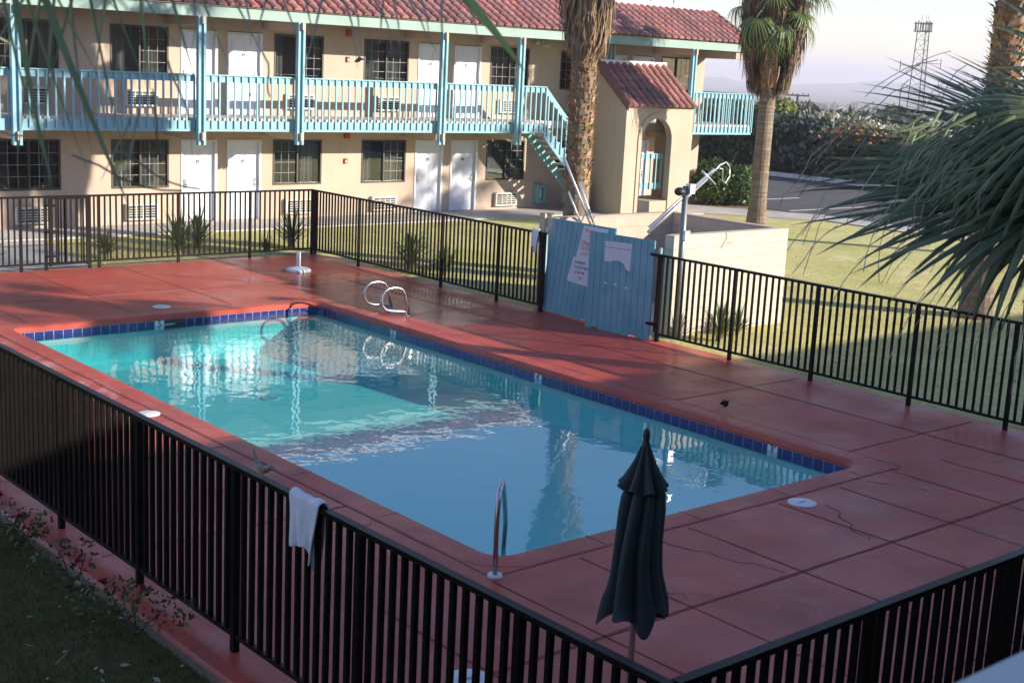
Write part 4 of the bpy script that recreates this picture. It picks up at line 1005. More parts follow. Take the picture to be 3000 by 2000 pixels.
# small palms / yucca tufts
TUFT=[]
def tuft_mesh(seed,n_=120,L=.75):
    rnd=random.Random(seed); m=M()
    for i in range(n_):
        a=rnd.uniform(0,2*pi); el=radians(rnd.uniform(5,82)); l=L*rnd.uniform(.6,1.1); k=rnd.uniform(.7,1.3); m.col=(k,k,k*.9)
        d=V((cos(a)*cos(el),sin(a)*cos(el),sin(el))); t_=V((-sin(a),cos(a),0)); w_=rnd.uniform(.010,.020)
        c0=V((d.x*.05,d.y*.05,.05+.2*rnd.random())); c1=c0+d*l*.55; c2=c0+d*l+V((0,0,-.15*l*cos(el)))
        m.face([c0-t_*w_*.6,c0+t_*w_*.6,c1+t_*w_,c1-t_*w_]); m.face([c1-t_*w_,c1+t_*w_,c2])
    o=m.build('foliage',m_frond,None); me=o.data; bpy.data.objects.remove(o); return me
TUFT=[tuft_mesh(i) for i in range(3)]
st_=M(); st_.tube([(0,0,-.05),(0,0,.28)],[.07,.05],8); o=st_.build('stem',m_trunk,None); STEM=o.data; bpy.data.objects.remove(o)
for i,(x,y,sc,lab) in enumerate([(11.70,26.3,.85,'spiky young palm behind the far fence near its gate'),(13.45,26.5,1.15,'tallest spiky young palm behind the far fence, before the white doors'),(14.15,27.0,1.05,'spiky young palm behind the far fence, right of the tallest one'),(16.2,26.4,1.1,'spiky young palm just outside the far corner of the fence'),(15.3,26.0,.5,'low spiky seedling palm by the far fence gravel'),(16.75,22.6,1.15,'dark spiky young palm behind the fence by the pool ladder'),(16.95,21.7,.9,'dark spiky young palm to the right of another by the ladder fence'),(17.05,14.35,.85,'spiky young palm at the foot of the cream block wall'),(17.75,14.55,.6,'small spiky palm by the right end of the cream block wall'),(9.3,26.2,.8,'spiky young palm behind the far fence left of the gate')]):
    p=empty('young_palm',(x,y,-.04),lab,'plant','young palms along the pool fence'); p.rotation_euler.z=i*1.3; p.scale=(sc,)*3
    for nm,me in (('foliage',TUFT[i%3]),('stem',STEM)):
        o=bpy.data.objects.new(nm,me); COL.objects.link(o); o.parent=p

# ---- foreground palms
F_=3100.0; YAW,PIT,ROL,CH=.7165,.2024,.0497,4.3
fwd=V((sin(YAW)*cos(PIT),cos(YAW)*cos(PIT),-sin(PIT))); r0=V((cos(YAW),-sin(YAW),0)); u0=r0.cross(fwd)
rgt=r0*cos(ROL)+u0*sin(ROL); upv=u0*cos(ROL)-r0*sin(ROL)
def at(px,py,d): return V((0,0,CH))+(fwd+rgt*((px-1176)/F_)-upv*((py-784)/F_))*d
def img(ang): return rgt*cos(radians(ang))+upv*sin(radians(ang))
CRN=at(2740,440,6.6)
pr_=empty('foreground_palm',(CRN.x,CRN.y,0),'large dark fan palm filling the right edge in the foreground','palm tree')
m=M(); zt=CRN.z-.05
for i in range(46):
    m.col=(U(.6,1.0),)*3; z0=-.1+(zt+.1)*i/46; z1=-.1+(zt+.1)*(i+1)/46; m.tube([(CRN.x,CRN.y,z0),(CRN.x,CRN.y,z1)],[.235-.015*i/46+.01*(i%2),.235-.015*i/46+.012*(1-i%2)],16,i==45)
m.build('trunk',m_trunk,pr_)
m=M(); rnd=random.Random(12)
for i in range(900):
    a=rnd.uniform(0,2*pi); z0=zt-rnd.uniform(0,.8); L_=rnd.uniform(.3,.7); dv=V((cos(a),sin(a),0)); tv=V((-sin(a),cos(a),0)); k=rnd.uniform(.5,1.2); m.col=(k,k,k)
    c0=V((CRN.x,CRN.y,z0))+dv*rnd.uniform(.2,.42); c1=V((CRN.x,CRN.y,z0-L_))+dv*rnd.uniform(.2,.4)+tv*rnd.uniform(-.1,.1); w_=rnd.uniform(.006,.016)
    m.face([c0-tv*w_,c0+tv*w_,c1])
m.build('dead_frond_skirt',m_thatch,pr_)
FD=[frond_mesh('frond',m_frondd,.5,1.0,34,105,.22+.08*i,.016,50+i,.42,9,.25,.3,4) for i in range(4)]
FS=[frond_mesh('frond',m_frondd,.5,1.0,26,95,.05+.03*i,.016,150+i,.36,9,.25,.22,4) for i in range(3)]
FDd=[frond_mesh('frond',m_frondd,.4,.95,30,112,.7,.016,60+i,.28,10,.25,.5,5) for i in range(3)]
def fg(mesh,hub,d,ang,nz,sc,parent,tilt=0):
    # hub is where the blades start; petiole runs back from it
    o=bpy.data.objects.new('frond',mesh); COL.objects.link(o); o.parent=parent
    x=(img(ang)+fwd*tilt).normalized(); z=nz; z=(z-x*z.dot(x)).normalized(); L=mesh['L']*sc
    y=z.cross(x); loc=at(hub[0],hub[1],d)-x*L-WL[parent.name]
    o.matrix_basis=Matrix.Translation(loc)@Matrix(((x.x,y.x,z.x,0),(x.y,y.y,z.y,0),(x.z,y.z,z.z,0),(0,0,0,1)))@Matrix.Scale(sc,4)
for q_ in FD+FS: q_['L']=.5
for q_ in FDd: q_['L']=.4
Zu=V((0,0,1))
fg(FS[0],(2560,400),6.6,156,-fwd*.45+img(65)*.9,1.22,pr_)
fg(FS[1],(2530,330),7.0,158,-fwd*.6+img(70)*.8,.98,pr_)
fg(FS[2],(2540,380),6.8,166,-fwd*.45+img(75)*.9,1.28,pr_)
fg(FS[0],(2480,380),6.4,176,-fwd*.40+Zu*.9,1.20,pr_,.1)
fg(FS[1],(2420,450),6.5,174,-fwd*.30+Zu*.95,1.14,pr_,.1)
fg(FD[0],(2390,450),6.3,179,-fwd*.48+Zu*.88,1.12,pr_,-.05)
fg(FS[2],(2400,470),6.2,184,-fwd*.40+Zu*.92,1.14,pr_,0)
fg(FD[1],(2430,450),6.8,184,-fwd*.6+Zu*.8,1.0,pr_,.1)
fg(FDd[0],(2430,310),6.1,190,-fwd*.6+Zu*.7,.80,pr_,-.15)
fg(FDd[1],(2470,260),6.0,196,-fwd*.7+Zu*.6,.80,pr_,-.2)
fg(FDd[0],(2430,530),6.4,232,-fwd*.9+img(150)*.3,.34,pr_,0)
fg(FS[1],(2480,440),7.2,184,-fwd*.8+Zu*.6,.9,pr_,.1)
for i in range(16):      # the rest of the crown, turned away from the pool
    ang=-95+215*((i*7)%16)/15.; tl_=(-.5,.55,.15)[i%3]
    o=bpy.data.objects.new('frond',(FD+FS)[i%7]); COL.objects.link(o); o.parent=pr_
    x=(img(ang)+fwd*tl_).normalized(); orient(o,CRN-WL[pr_.name],x,Zu*.8+img(ang+90)*.5-fwd*.2,1.05)
# fibres hanging through the crown
m=M(); rnd=random.Random(5); ml=M()
for i in range(150):
    px=rnd.uniform(2080,2370);py=rnd.uniform(255,455); d=rnd.uniform(5.8,6.3); p=at(px,py,d); q_=[p]; a=rnd.uniform(200,248)
    if i%3:
        k=rnd.uniform(.9,1.9); ml.col=(k,k,k*.95); w_=rnd.uniform(.004,.009); last=None; L_=rnd.uniform(.16,.34); bend=rnd.uniform(-30,34); nv0=rnd.uniform(70,110)
        for j in range(9):
            s_=j/8; nv=img(a+nv0); ww=w_*(1-s_)**.7; cur=(p-nv*ww,p+fwd*-.3*ww,p+nv*ww)
            if last: ml.face([last[0],cur[0],cur[1],last[1]]); ml.face([last[1],cur[1],cur[2],last[2]])
            last=cur; p=p+(img(a)+fwd*-.1)*L_/8; a+=bend/8
    else:
        for j in range(8):
            a+=rnd.uniform(-9,12); q_.append(q_[-1]+(img(a)*rnd.uniform(.02,.04)+fwd*rnd.uniform(-.01,.01)))
        m.tube(q_,.0016,3,False)
lo_=ml.build('drooping_leaflet',m_frondd,pr_); lo_['kind']='stuff'
fo=m.build('leaf_fibre',m_straw,pr_); fo['kind']='stuff'

pl_=empty('foreground_palm',(-.5,3.0,0),'fan palm leaning in from the left whose green blade tips hang at the top','palm tree')
m=M(); LT=V((-.35,2.95,5.75)); m.tube([(-.5,3.0,-.1),(-.45,3.0,3.0),tuple(LT)],[.24,.2,.18],14); m.build('trunk',m_trunk,pl_)
m_frondl=leafmat('hanging_blade',(.20,.29,.15),(.26,.35,.19),.45,.4)
FL=[frond_mesh('frond',m_frondl,.5,.60,13,60,.05,.010,80+i,.13,9,.2,.4,5) for i in range(2)]
for q_ in FL: q_['L']=.5
fg(FL[0],(150,-330),2.5,276,-fwd*.8+img(180)*.5,.98,pl_,0)
fg(FL[1],(300,-400),2.6,272,-fwd*.8+img(0)*.3,.95,pl_,0)
fg(FL[0],(-60,-420),2.4,283,-fwd*.7+img(180)*.5,1.12,pl_,0)
for o in [c_ for c_ in pl_.children if c_.name.startswith('frond')]:
    p=o.matrix_basis.translation+WL[pl_.name]; m=M(); q_=LT*.5+p*.5+V((0,0,.28)); m.tube([LT,LT*.75+p*.25+V((0,0,.22)),q_,p*.8+LT*.2+V((0,0,.16)),p],[.03,.024,.02,.016,.013],6); m.build('petiole',m_petiole,pl_)
for i in range(16):
    a=radians(70+230*i/15); el=radians((55,20,-10)[i%3]); o=bpy.data.objects.new('frond',FR[i%3]); COL.objects.link(o); o.parent=pl_
    orient(o,LT-WL[pl_.name],V((cos(a)*cos(el),sin(a)*cos(el),sin(el))),V((0,0,1)),.9)
# single broad blade and straw filaments hanging from above
m=M()
def blade(mb,px,py,d,ang,L,w_,bend=0,seg=8):
    p=at(px,py,d); a=ang; last=None
    for j in range(seg+1):
        s_=j/seg; dv=img(a); nv=img(a+90); ww=w_*(1-s_)**.6 if s_<1 else 0
        cur=(p-nv*ww,p+fwd*-.3*ww,p+nv*ww)
        if last: mb.face([last[0],cur[0],cur[1],last[1]]); mb.face([last[1],cur[1],cur[2],last[2]])
        last=cur; p=p+dv*L/seg; a+=bend/seg
m.col=(1.5,1.5,1.0); blade(m,985,-90,2.7,-44,.30,.014,-12); m.col=(1,1,1)
m.build('blade',m_frondl,pl_)
m=M(); m.col=(1,1,1); blade(m,20,-120,2.5,-83,.46,.008,8); m.build('blade',m_frondl,pl_)
m=M(); m.col=(1,1,1); blade(m,60,-120,2.45,-70,.52,.009,4); m.build('blade',m_frondl,pl_)
m=M(); rnd=random.Random(9)
for px,py,L_,ang in [(560,-10,.10,-70),(640,-20,.12,-60),(700,-20,.10,-85),(775,-20,.16,-62),(800,-30,.15,-70),(850,-20,.14,-55),(900,-20,.12,-80),(925,-20,.14,-58),(960,-20,.10,-75),(1015,-30,.20,-82),(1060,-10,.10,-60),(880,0,.09,-95),(740,0,.16,-102),(610,0,.08,-95),(320,250,.16,-95),(300,270,.14,-112),(385,140,.2,-75),(440,-10,.11,-70)]:
    p=at(px,py,2.7); q_=[p]; a=ang
    for j in range(9): a+=rnd.uniform(-9,7); q_.append(q_[-1]+img(a)*L_/9)
    m.tube(q_,[.0028*(1-.09*j) for j in range(10)],4,False)
tag(m.build('leaf_fibre',m_straw,pl_),kind='stuff')

# ================================================================== SHRUBS, HEDGE, TREES
def cloud(m,n_,fn,size,rnd,tlo=.55,thi=1.35,el=1.6):
    for i in range(n_):
        p,nrm=fn(rnd); s_=size*rnd.uniform(.6,1.3); k=rnd.uniform(tlo,thi); m.col=(k,k,k*rnd.uniform(.85,1.05))
        a=V((rnd.gauss(0,1),rnd.gauss(0,1),rnd.gauss(0,1))).normalized(); b=a.cross(V((rnd.gauss(0,1),rnd.gauss(0,1),rnd.gauss(0,1)))).normalized(); 
        if nrm is not None and rnd.random()<.6:
            b=a.cross(nrm); b=b.normalized() if b.length>.01 else a.orthogonal()
        c_=V(p); m.face([c_-a*s_*el*.5,c_+b*s_*.4,c_+a*s_*el*.5,c_-b*s_*.4])
def blobs(centers):
    tot=sum(r[3]*r[4]*r[5] for r in centers)
    def fn(rnd):
        q_=rnd.uniform(0,tot)
        for c_ in centers:
            q_-=c_[3]*c_[4]*c_[5]
            if q_<=0: break
        while True:
            d=V((rnd.gauss(0,1),rnd.gauss(0,1),rnd.gauss(0,1))).normalized()
            t_=rnd.uniform(.72,1.03)
            p=V((c_[0]+d.x*c_[3]*t_,c_[1]+d.y*c_[4]*t_,c_[2]+d.z*c_[5]*t_))
            if p.z>-.05: return p,d
    return fn
def shrub(name,lab,base,centers,n_,size,mat,seed,cat='shrub',group=None,extra=None,stem=True,core=None):
    rnd=random.Random(seed); o=empty(name,base,lab,cat,group)
    m=M(); cloud(m,n_,blobs(centers),size,rnd); m.build('foliage',mat,o)
    if stem:
        m=M(); b=V(base)
        for c_ in centers[:6]: m.tube([b,(b+V(c_[:3]))/2+V((rnd.uniform(-.1,.1),rnd.uniform(-.1,.1),0)),V(c_[:3])],[.05,.035,.015],6)
        m.build('stem',m_bark,o)
    if extra:
        em,en,esz,ecs,nm=extra; m=M(); cloud(m,en,blobs(ecs),esz,rnd); m.build(nm,em,o)
    return o
shrub('shrub','rounded bright green shrub at the right end of the motel',(35.6,30.6,0),[(35.3,30.4,.6,.9,.8,.7),(36.1,29.9,.62,.85,.8,.72),(35.9,31.0,.7,.9,.9,.75)],5200,.10,m_hedgeg,101)
# hedge beyond the parking lot, one shrub after another
hx=50.6
def hedgerow(name,lab,y0,y1,h,mat,seed,n_,size,extra=None,dx=0):
    rnd=random.Random(seed*7); cs=[]; y=y0
    while y<y1:
        for z in (h*.25,h*.55,h*.8): cs.append((hx+dx+rnd.uniform(-.3,.3),y+rnd.uniform(-.3,.3),z+rnd.uniform(-.2,.2),1.2,1.0,h*.3))
        y+=1.15
    return shrub(name,lab,(hx+dx,(y0+y1)/2,0),cs,n_,size,mat,seed,'hedge',None,extra)
hedgerow('hedge_shrub','blue green broad leaved hedge shrub behind the parking lot beside the palm',37.7,41.0,2.3,m_hedgeb,111,5200,.20)
hedgerow('hedge_shrub','dark hedge shrub topped with orange red blossom, right of the blue green one',33.0,37.5,2.05,m_hedgeo,112,6000,.17,(m_bloomr,330,.14,[(hx-.5,y,1.95+.2*sin(y*2),.9,.9,.38) for y in (33.6,34.8,35.8,36.6)],'blossom'))
hedgerow('hedge_shrub','olive hedge shrub with a few orange blossoms, seen through the palm fronds',28.4,32.9,2.0,m_hedgeo,113,6000,.17,(m_bloomr,250,.15,[(hx-.4,y,1.9,.9,.9,.35) for y in (30.2,32.4)],'blossom'))
hedgerow('hedge_shrub','dark hedge shrub half hidden by the foreground palm fronds',22.5,28.3,2.1,m_hedgeo,114,6000,.18,(m_bloomr,250,.14,[(hx-.5,y,1.6,.7,.9,.4) for y in (25,27)],'blossom'))
hedgerow('hedge_shrub','dark hedge shrub at the far right of the parking lot',14.5,22.4,2.1,m_hedgeo,115,6000,.2)
hedgerow('hedge_shrub','dark shaded hedge shrub seen under the balcony end',41.3,48.0,2.85,m_hedgeo,116,7000,.20)
hedgerow('hedge_shrub','dark shaded hedge shrub farthest back behind the motel end',48.2,56,3.0,m_hedgeo,117,5000,.22)
shrub('oleander','pale oleander with white blossom rising behind the hedge',(54,39,-.3),[(54,y,1.2+.2*sin(y),1.5,1.3,1.4) for y in (35.6,37.0,38.4,39.8,41.2)],6500,.17,m_oleander,121,'shrub',None,(m_bloomw,700,.16,[(53.6,y,2.0+.25*sin(y),1.4,1.3,.75) for y in (36,37.5,39,40.5)],'blossom'))
shrub('feathery_tree','light yellow green feathery tree beyond the hedge beside the palm trunk',(57,45,-.8),[(57,45,1.2,1.6,1.4,1.4),(56.7,44.3,1.5,1.3,.9,1.2),(57.3,45.9,1.8,1.5,1.3,1.3),(57,45.2,2.5,1.0,1.0,.8)],7500,.20,m_lightgreen,122,'tree')
for i,(x,y,h,lab) in enumerate([(60,50.7,3.0,'small feather palm showing over the balcony end'),(64,53.4,2.9,'lower small palm showing over the balcony end')]):
    p=empty('small_palm',(x,y,-1.2),lab,'palm tree'); m=M(); m.tube([(x,y,-1.3),(x,y,h-1.0)],[.2,.15],8); m.build('trunk',m_trunk,p)
    for k in range(14):
        o=bpy.data.objects.new('frond',FR[k%3]); COL.objects.link(o); o.parent=p; a=k*2.4; el=radians(60-9*k)
        orient(o,V((0,0,h+.1)),V((cos(a)*cos(el),sin(a)*cos(el),sin(el))),V((0,0,1)),.9)
# rose bushes and litter by the near fence
for i,(x,y,sc,lab) in enumerate([(4.22,11.2,1.0,'straggly rose bush with red blooms at the far end of the shaded fence'),(4.18,8.95,1.25,'low rose bush with red blooms nearest the camera, against the red kerb'),(4.15,10.0,.7,'small sparse rose bush between the two red blooming ones')]):
    rnd=random.Random(300+i); o=empty('rose_bush',(x,y,-.05),lab,'plant')
    m=M(); cs=[(x+rnd.uniform(-.25,.12),y+rnd.uniform(-.3,.3),.12+rnd.uniform(0,.22),.2*sc,.22*sc,.13) for _ in range(4)]
    cloud(m,int(260*sc),blobs(cs),.035,rnd); m.build('foliage',m_hedgeo,o)
    m=M()
    for c_ in cs: m.tube([(x,y,-.05),c_[:3]],[.008,.004],5)
    m.build('stem',m_bark,o)
    for k in range(3 if i<2 else 1):
        c_=rnd.choice(cs); bx,by,bz=c_[0]+rnd.uniform(-.15,.15),c_[1]+rnd.uniform(-.22,.22),c_[2]+rnd.uniform(.08,.2)
        m=M(); cloud(m,16,blobs([(bx,by,bz,.022,.022,.018)]),.034,rnd,.7,1.3,1.1); m.build('bloom',m_rosep if k%3==2 else m_rose,o)
rnd=random.Random(77); m=M()
for i in range(140):
    x,y=rnd.uniform(1.5,4.25),rnd.uniform(6.5,12.5); a=rnd.uniform(0,2*pi); L_=rnd.uniform(.015,.05); w_=L_*rnd.uniform(.25,.6); z=-.045+rnd.uniform(.015,.05); k=rnd.uniform(.5,1.6); m.col=(k,k,k)
    d=V((cos(a),sin(a),rnd.uniform(-.3,.3))); t_=V((-sin(a),cos(a),rnd.uniform(-.3,.3))); c_=V((x,y,z)); m.face([c_-d*L_,c_+t_*w_,c_+d*L_,c_-t_*w_])
for i in range(9):
    x,y=rnd.uniform(2.5,4.2),rnd.uniform(7.2,10.5); a=rnd.uniform(0,pi); m.tube([(x,y,-.02),(x+.12*cos(a),y+.12*sin(a),.0),(x+.22*cos(a+.2),y+.22*sin(a+.2),-.02)],.004,4)
for i in range(110):
    x,y=rnd.choice([(rnd.uniform(4.7,7.2),rnd.uniform(5,24)),(rnd.uniform(13.1,15.8),rnd.uniform(5,24)),(rnd.uniform(7,15),rnd.uniform(4.3,8.2))]); a=rnd.uniform(0,2*pi); L_=rnd.uniform(.008,.026); w_=L_*rnd.uniform(.25,.6); k=rnd.uniform(.3,1.3); m.col=(k,k,k)
    d=V((cos(a),sin(a),rnd.uniform(-.2,.3))); t_=V((-sin(a),cos(a),rnd.uniform(-.2,.3))); c_=V((x,y,.016)); m.face([c_-d*L_,c_+t_*w_,c_+d*L_,c_-t_*w_])
tag(m.build('leaf_litter',m_litter),'dry leaves and twigs scattered on the shaded lawn and the deck','litter',kind='stuff')
m=M(); rnd=random.Random(78)
def blades(n_,x0,x1,y0,y1,z,h):
    for i in range(n_):
        x,y=rnd.uniform(x0,x1),rnd.uniform(y0,y1); a=rnd.uniform(0,2*pi); hh=h*rnd.uniform(.5,1.3); k=rnd.uniform(.6,1.4); m.col=(k*rnd.uniform(.9,1.4),k,k*.8)
        w_=.0035; d=V((cos(a),sin(a),0)); l=V((rnd.uniform(-.6,.6),rnd.uniform(-.6,.6),1))*hh; c_=V((x,y,z)); m.face([c_-d*w_,c_+d*w_,c_+l])
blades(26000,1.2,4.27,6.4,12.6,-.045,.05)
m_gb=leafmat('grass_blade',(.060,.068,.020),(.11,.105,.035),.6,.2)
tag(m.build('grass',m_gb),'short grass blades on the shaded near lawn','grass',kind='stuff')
m=M(); rnd=random.Random(79)
def blades2(n_,reg,z,h,w_):
    for i in range(n_):
        x0,x1,y0,y1=reg[i%len(reg)]; x,y=rnd.uniform(x0,x1),rnd.uniform(y0,y1); a=rnd.uniform(0,2*pi); hh=h*rnd.uniform(.5,1.3); k=rnd.uniform(.6,1.3); m.col=(k*rnd.uniform(.9,1.3),k,k*.8)
        d=V((cos(a),sin(a),0)); l=V((rnd.uniform(-.6,.6),rnd.uniform(-.6,.6),1))*hh; c_=V((x,y,z)); m.face([c_-d*w_,c_+d*w_,c_+l])
blades2(14000,[(16.15,24,8,15),(16.15,19.5,15,24),(19.5,27,12,24),(11.2,16.1,25.5,29.2)],-.035,.035,.007)
m_gb2=leafmat('lawn_blade',(.36,.36,.09),(.62,.52,.22),.7,.2)
tag(m.build('grass',m_gb2),'dry grass blades on the lawn beyond the pool fence','grass',kind='stuff')

# ================================================================== FAR BACKGROUND
def dirv(az): return V((sin(radians(az)),cos(radians(az)),0))
# lattice communication tower
TB=dirv(56.98)*300; tzb=tz(TB.x)
ct=empty('communication_tower',(TB.x,TB.y,tzb),'tall lattice communication tower on the horizon','tower')
m=M(); Ht=17.2-tzb+.0
def tw(z): return 2.4-1.1*(z/Ht)
cs=[V((cos(a),sin(a),0)) for a in (radians(20),radians(140),radians(260))]
nl=16
for c_ in cs: m.tube([c_*tw(0),c_*tw(Ht)+V((0,0,Ht))],.11,5)
for i in range(nl):
    z0,z1=Ht*i/nl,Ht*(i+1)/nl
    for a in range(3):
        p=cs[a]*tw(z0)+V((0,0,z0));q_=cs[(a+1)%3]*tw(z1)+V((0,0,z1));p2=cs[(a+1)%3]*tw(z0)+V((0,0,z0)); m.tube([p,q_],.042,4); m.tube([p,p2],.04,4)
m_tower=simple('tower_steel',(.10,.09,.09),(.14,.12,.12),.5,.6,.3)
m.build('lattice_mast',m_tower,ct,False,'local')
m=M(); r_=2.2
for zz in (Ht-2.2,Ht-.6):
    pr2=[V((r_*cos(2*pi*k/3+.3),r_*sin(2*pi*k/3+.3),zz)) for k in range(3)]
    for k in range(3): m.tube([pr2[k],pr2[(k+1)%3]],.09,5); m.tube([pr2[k],V((0,0,zz))],.07,4)
m.build('platform',m_tower,ct,False,'local')
for k in range(3):
    a0=2*pi*k/3+.3;a1=2*pi*(k+1)/3+.3
    for t_ in (.12,.5,.88):
        p=V((r_*cos(a0),r_*sin(a0),0))*(1-t_)+V((r_*cos(a1),r_*sin(a1),0))*t_; q_=M(); q_.box(p.x-.10,p.x+.10,p.y-.10,p.y+.10,Ht-2.3,Ht-.3); q_.build('antenna_panel',m_tower,ct,False,'local')
for z,s_ in ((Ht-8.6,1),(Ht-9.2,-1),(Ht-13,1)):
    m=M()
    e=V((rgt.x,rgt.y,0)).normalized()*s_*4.2; m.tube([(0,0,z),e+V((0,0,z))],.07,4); m.tube([e+V((0,0,z-1)),e+V((0,0,z+1))],.09,4); m.build('antenna_arm',m_tower,ct,False,'local')
for s_ in (-1.2,.3,1): m=M(); m.tube([(s_,0,Ht-.6),(s_,0,Ht+1.2)],.04,4); m.build('whip_antenna',m_tower,ct,False,'local')
# utility pole
PB=dirv(52.3)*140; zb=tz(PB.x)
up_=empty('utility_pole',(PB.x,PB.y,zb),'dark wooden utility pole with crossarms beyond the hedge','utility pole')
m=M(); top=2.75-zb; m.tube([(0,0,-.3),(0,0,top)],[.17,.12],8); m.build('pole',m_wood,up_,False,'local')
e=V((rgt.x,rgt.y,0)).normalized()
for z,l in ((top-.15,1.15),(top-.85,1.0)):
    m=M(); m.bar(-e*l+V((0,0,z)),e*l+V((0,0,z)),.13,.15)
    for k in (-.9,-.45,.45,.9): m.tube([e*l*k+V((0,0,z+.07)),e*l*k+V((0,0,z+.25))],.05,5)
    m.build('crossarm',m_wood,up_,False,'local')
m=M(); m.lathe([(.001,0),(.22,0),(.24,.1),(.24,.7),(.2,.8),(.001,.82)],10,(.25,0,top-2.4)); m.build('transformer',m_galv,up_,True,'local')
# far trees and houses
def fartree(me_list,az,d,h,w_,i,lab):
    p=dirv(az)*d; z=tz(p.x); o=empty('distant_tree',(p.x,p.y,z),lab,'tree','trees of the far valley town',U(0,6)); o.scale=(w_,w_,h)
    for nm,me in me_list: q_=bpy.data.objects.new(nm,me); COL.objects.link(q_); q_.parent=o
TM=[]
for s_ in range(3):
    rnd=random.Random(500+s_); m=M(); cs=[(rnd.uniform(-.28,.28),rnd.uniform(-.28,.28),rnd.uniform(.35,.8),.30,.30,.2) for _ in range(7)]; cloud(m,1100,blobs(cs),.075,rnd)
    o=m.build('crown',m_farleaf,None); cm=o.data; bpy.data.objects.remove(o)
    m=M(); m.tube([(0,0,-.05),(0,0,.5)],[.05,.03],6); o=m.build('trunk',m_bark,None); tm=o.data; bpy.data.objects.remove(o); TM.append((('crown',cm),('trunk',tm)))
rnd=random.Random(61)
TL='hazy grey green tree in the valley behind the hedge'
for i in range(26):
    az=rnd.uniform(50.3,58.0); d=rnd.uniform(120,300); p=dirv(az)*d
    h=max(3.5,(4.3-.018*d-rnd.uniform(-.004,.010)*d)-tz(p.x)); h=min(h,13); fartree(TM[i%3],az,d,h,h*rnd.uniform(.8,1.3),i,TL)
for i in range(8):
    az=rnd.uniform(47.9,49.5); d=rnd.uniform(140,300); p=dirv(az)*d; h=min(13,max(4,(4.3-.016*d)-tz(p.x))); fartree(TM[i%3],az,d,h,h*rnd.uniform(.9,1.3),i,TL)
for i,(az,d,L_,ang) in enumerate([(54.3,180,16,.3),(54.9,230,20,.1),(55.5,170,14,-.2),(53.5,260,18,.4),(55.9,210,15,.2),(56.6,190,14,.0)]):
    p=dirv(az)*d; z=tz(p.x); hh=(4.3-.026*d)-z; hh=max(2.5,hh)
    lab='low white roofed house far below in the valley'
    o=empty('distant_house',(p.x,p.y,z),lab,'house','houses of the far valley town',ang)
    m=M(); m.box(-L_/2,L_/2,-4,4,-.5,hh-1.0); m.build('wall',m_farwall,o,False,'local')
    m=M(); m.prism([(-4.6,hh-1.0),(4.6,hh-1.0),(0,hh+.3)],lambda a,b,dd:(dd,a,b),-L_/2-.4,L_/2+.4); m.build('roof',m_roofw,o,False,'local')
# far wood: one mass
m=M(); rnd=random.Random(62)
for i in range(5200):
    az=rnd.uniform(44,64); d=rnd.uniform(320,1500); p=dirv(az)*d; s_=rnd.uniform(2,5); k=rnd.uniform(.6,1.3); m.col=(k,k,k)
    a=V((rnd.gauss(0,1),rnd.gauss(0,1),rnd.gauss(0,.6))).normalized()*s_; b=a.cross(V((rnd.gauss(0,1),rnd.gauss(0,1),rnd.gauss(0,1)))).normalized()*s_*.7; c_=V((p.x,p.y,tz(p.x)+rnd.uniform(1,6))); m.face([c_-a,c_+b,c_+a,c_-b])
tag(m.build('far_woodland',m_farleaf),'scattered trees of the far valley fading in haze','woodland',kind='stuff')
# hills
m=M(); N_=60
def hz(az,row):
    s_=.0005+.0055*math.exp(-((az-56.0)/2.6)**2)-.0015+.0030*math.exp(-((az-48.6)/1.1)**2)+.003*math.exp(-((az-63)/2)**2)
    s_+=.0006*sin(az*3.1)+.0004*sin(az*7.7+1)
    return max(-.006,s_-.004)
rows=[]
for j,(d,f) in enumerate([(3300,0),(3800,.35),(4200,.8),(4600,1.0),(5200,.4)]):
    rows.append([tuple(dirv(38+32*i/N_)*d+V((0,0,(-27.5 if f==0 else -27.5+f*(27.5+4.3+hz(38+32*i/N_,j)*4600+ (3*sin(i*1.7+j) if f<1 else 0)))))) for i in range(N_+1)])
m.grid(rows); tag(m.build('hills',m_hill,None,True),'low desert hills fading in haze on the horizon','hills',kind='structure')
# haze
t=NT('haze_air'); vp=t.n('ShaderNodeVolumePrincipled'); vp.inputs['Color'].default_value=(.88,.88,1,1); vp.inputs['Density'].default_value=.00042; vp.inputs['Anisotropy'].default_value=0
t.l(vp.outputs[0],t.out.inputs['Volume'])
HAZE=True
if HAZE:
    m=M(); m.box(-405,6010,-405,6010,-29.5,60); tag(m.build('haze',t.mat),'pale blue haze in the air over the valley','haze',kind='stuff')

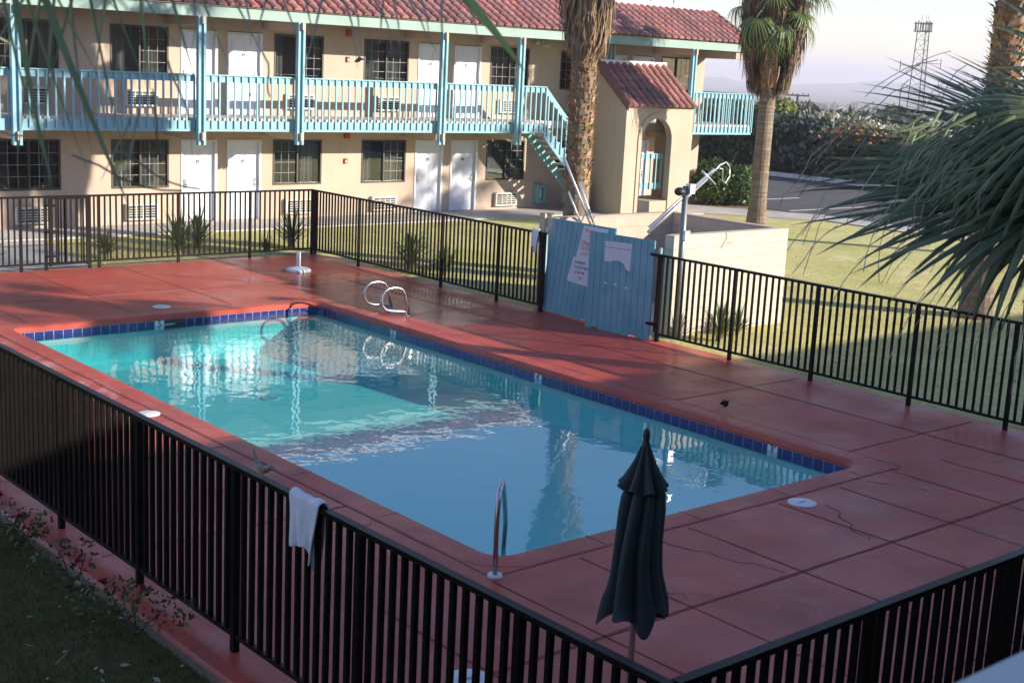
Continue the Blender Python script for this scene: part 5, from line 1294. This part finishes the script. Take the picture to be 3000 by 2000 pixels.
# ================================================================== LIGHT, SKY, CAMERA
EL=radians(19.0); SX,SY=.56,-.83
sd=V((SX,SY,0)).normalized()*cos(EL)+V((0,0,sin(EL)))
su=bpy.data.lights.new('sun','SUN'); su.energy=5.0; su.angle=radians(.55); su.color=(1,.90,.76)
so=bpy.data.objects.new('sun',su); COL.objects.link(so); so.rotation_euler=sd.to_track_quat('Z','Y').to_euler()
W=bpy.data.worlds.new('World'); S.world=W; W.use_nodes=True
bg=W.node_tree.nodes['Background']; sk=W.node_tree.nodes.new('ShaderNodeTexSky'); sk.sky_type='NISHITA'; sk.sun_disc=False; sk.sun_elevation=EL; sk.sun_rotation=atan2(SX,SY); sk.air_density=1.05; sk.dust_density=.1; sk.ozone_density=.6; sk.altitude=300
wb=W.node_tree.nodes.new('ShaderNodeMix'); wb.data_type='RGBA'; wb.blend_type='MULTIPLY'; wb.inputs[0].default_value=1; wb.inputs[7].default_value=(.89,.90,1.11,1)
W.node_tree.links.new(sk.outputs[0],wb.inputs[6]); W.node_tree.links.new(wb.outputs[2],bg.inputs['Color']); bg.inputs['Strength'].default_value=.112
cam=bpy.data.cameras.new('camera'); co=bpy.data.objects.new('camera',cam); COL.objects.link(co); S.camera=co
cam.sensor_fit='HORIZONTAL'; cam.sensor_width=36; cam.lens=36*F_/2352; cam.clip_start=.05; cam.clip_end=20000
co.matrix_world=Matrix(((rgt.x,upv.x,-fwd.x,0),(rgt.y,upv.y,-fwd.y,0),(rgt.z,upv.z,-fwd.z,CH),(0,0,0,1)))
cam.dof.use_dof=True; cam.dof.focus_distance=24; cam.dof.aperture_fstop=8.8
S.render.engine='CYCLES'; S.cycles.max_bounces=7; S.cycles.diffuse_bounces=3; S.cycles.glossy_bounces=3; S.cycles.transparent_max_bounces=12; S.cycles.transmission_bounces=4; S.cycles.volume_bounces=0; S.cycles.caustics_reflective=False; S.cycles.caustics_refractive=False; S.cycles.sample_clamp_indirect=6
S.view_settings.view_transform='Standard'; S.view_settings.look='None'; S.view_settings.exposure=.92; S.view_settings.gamma=1
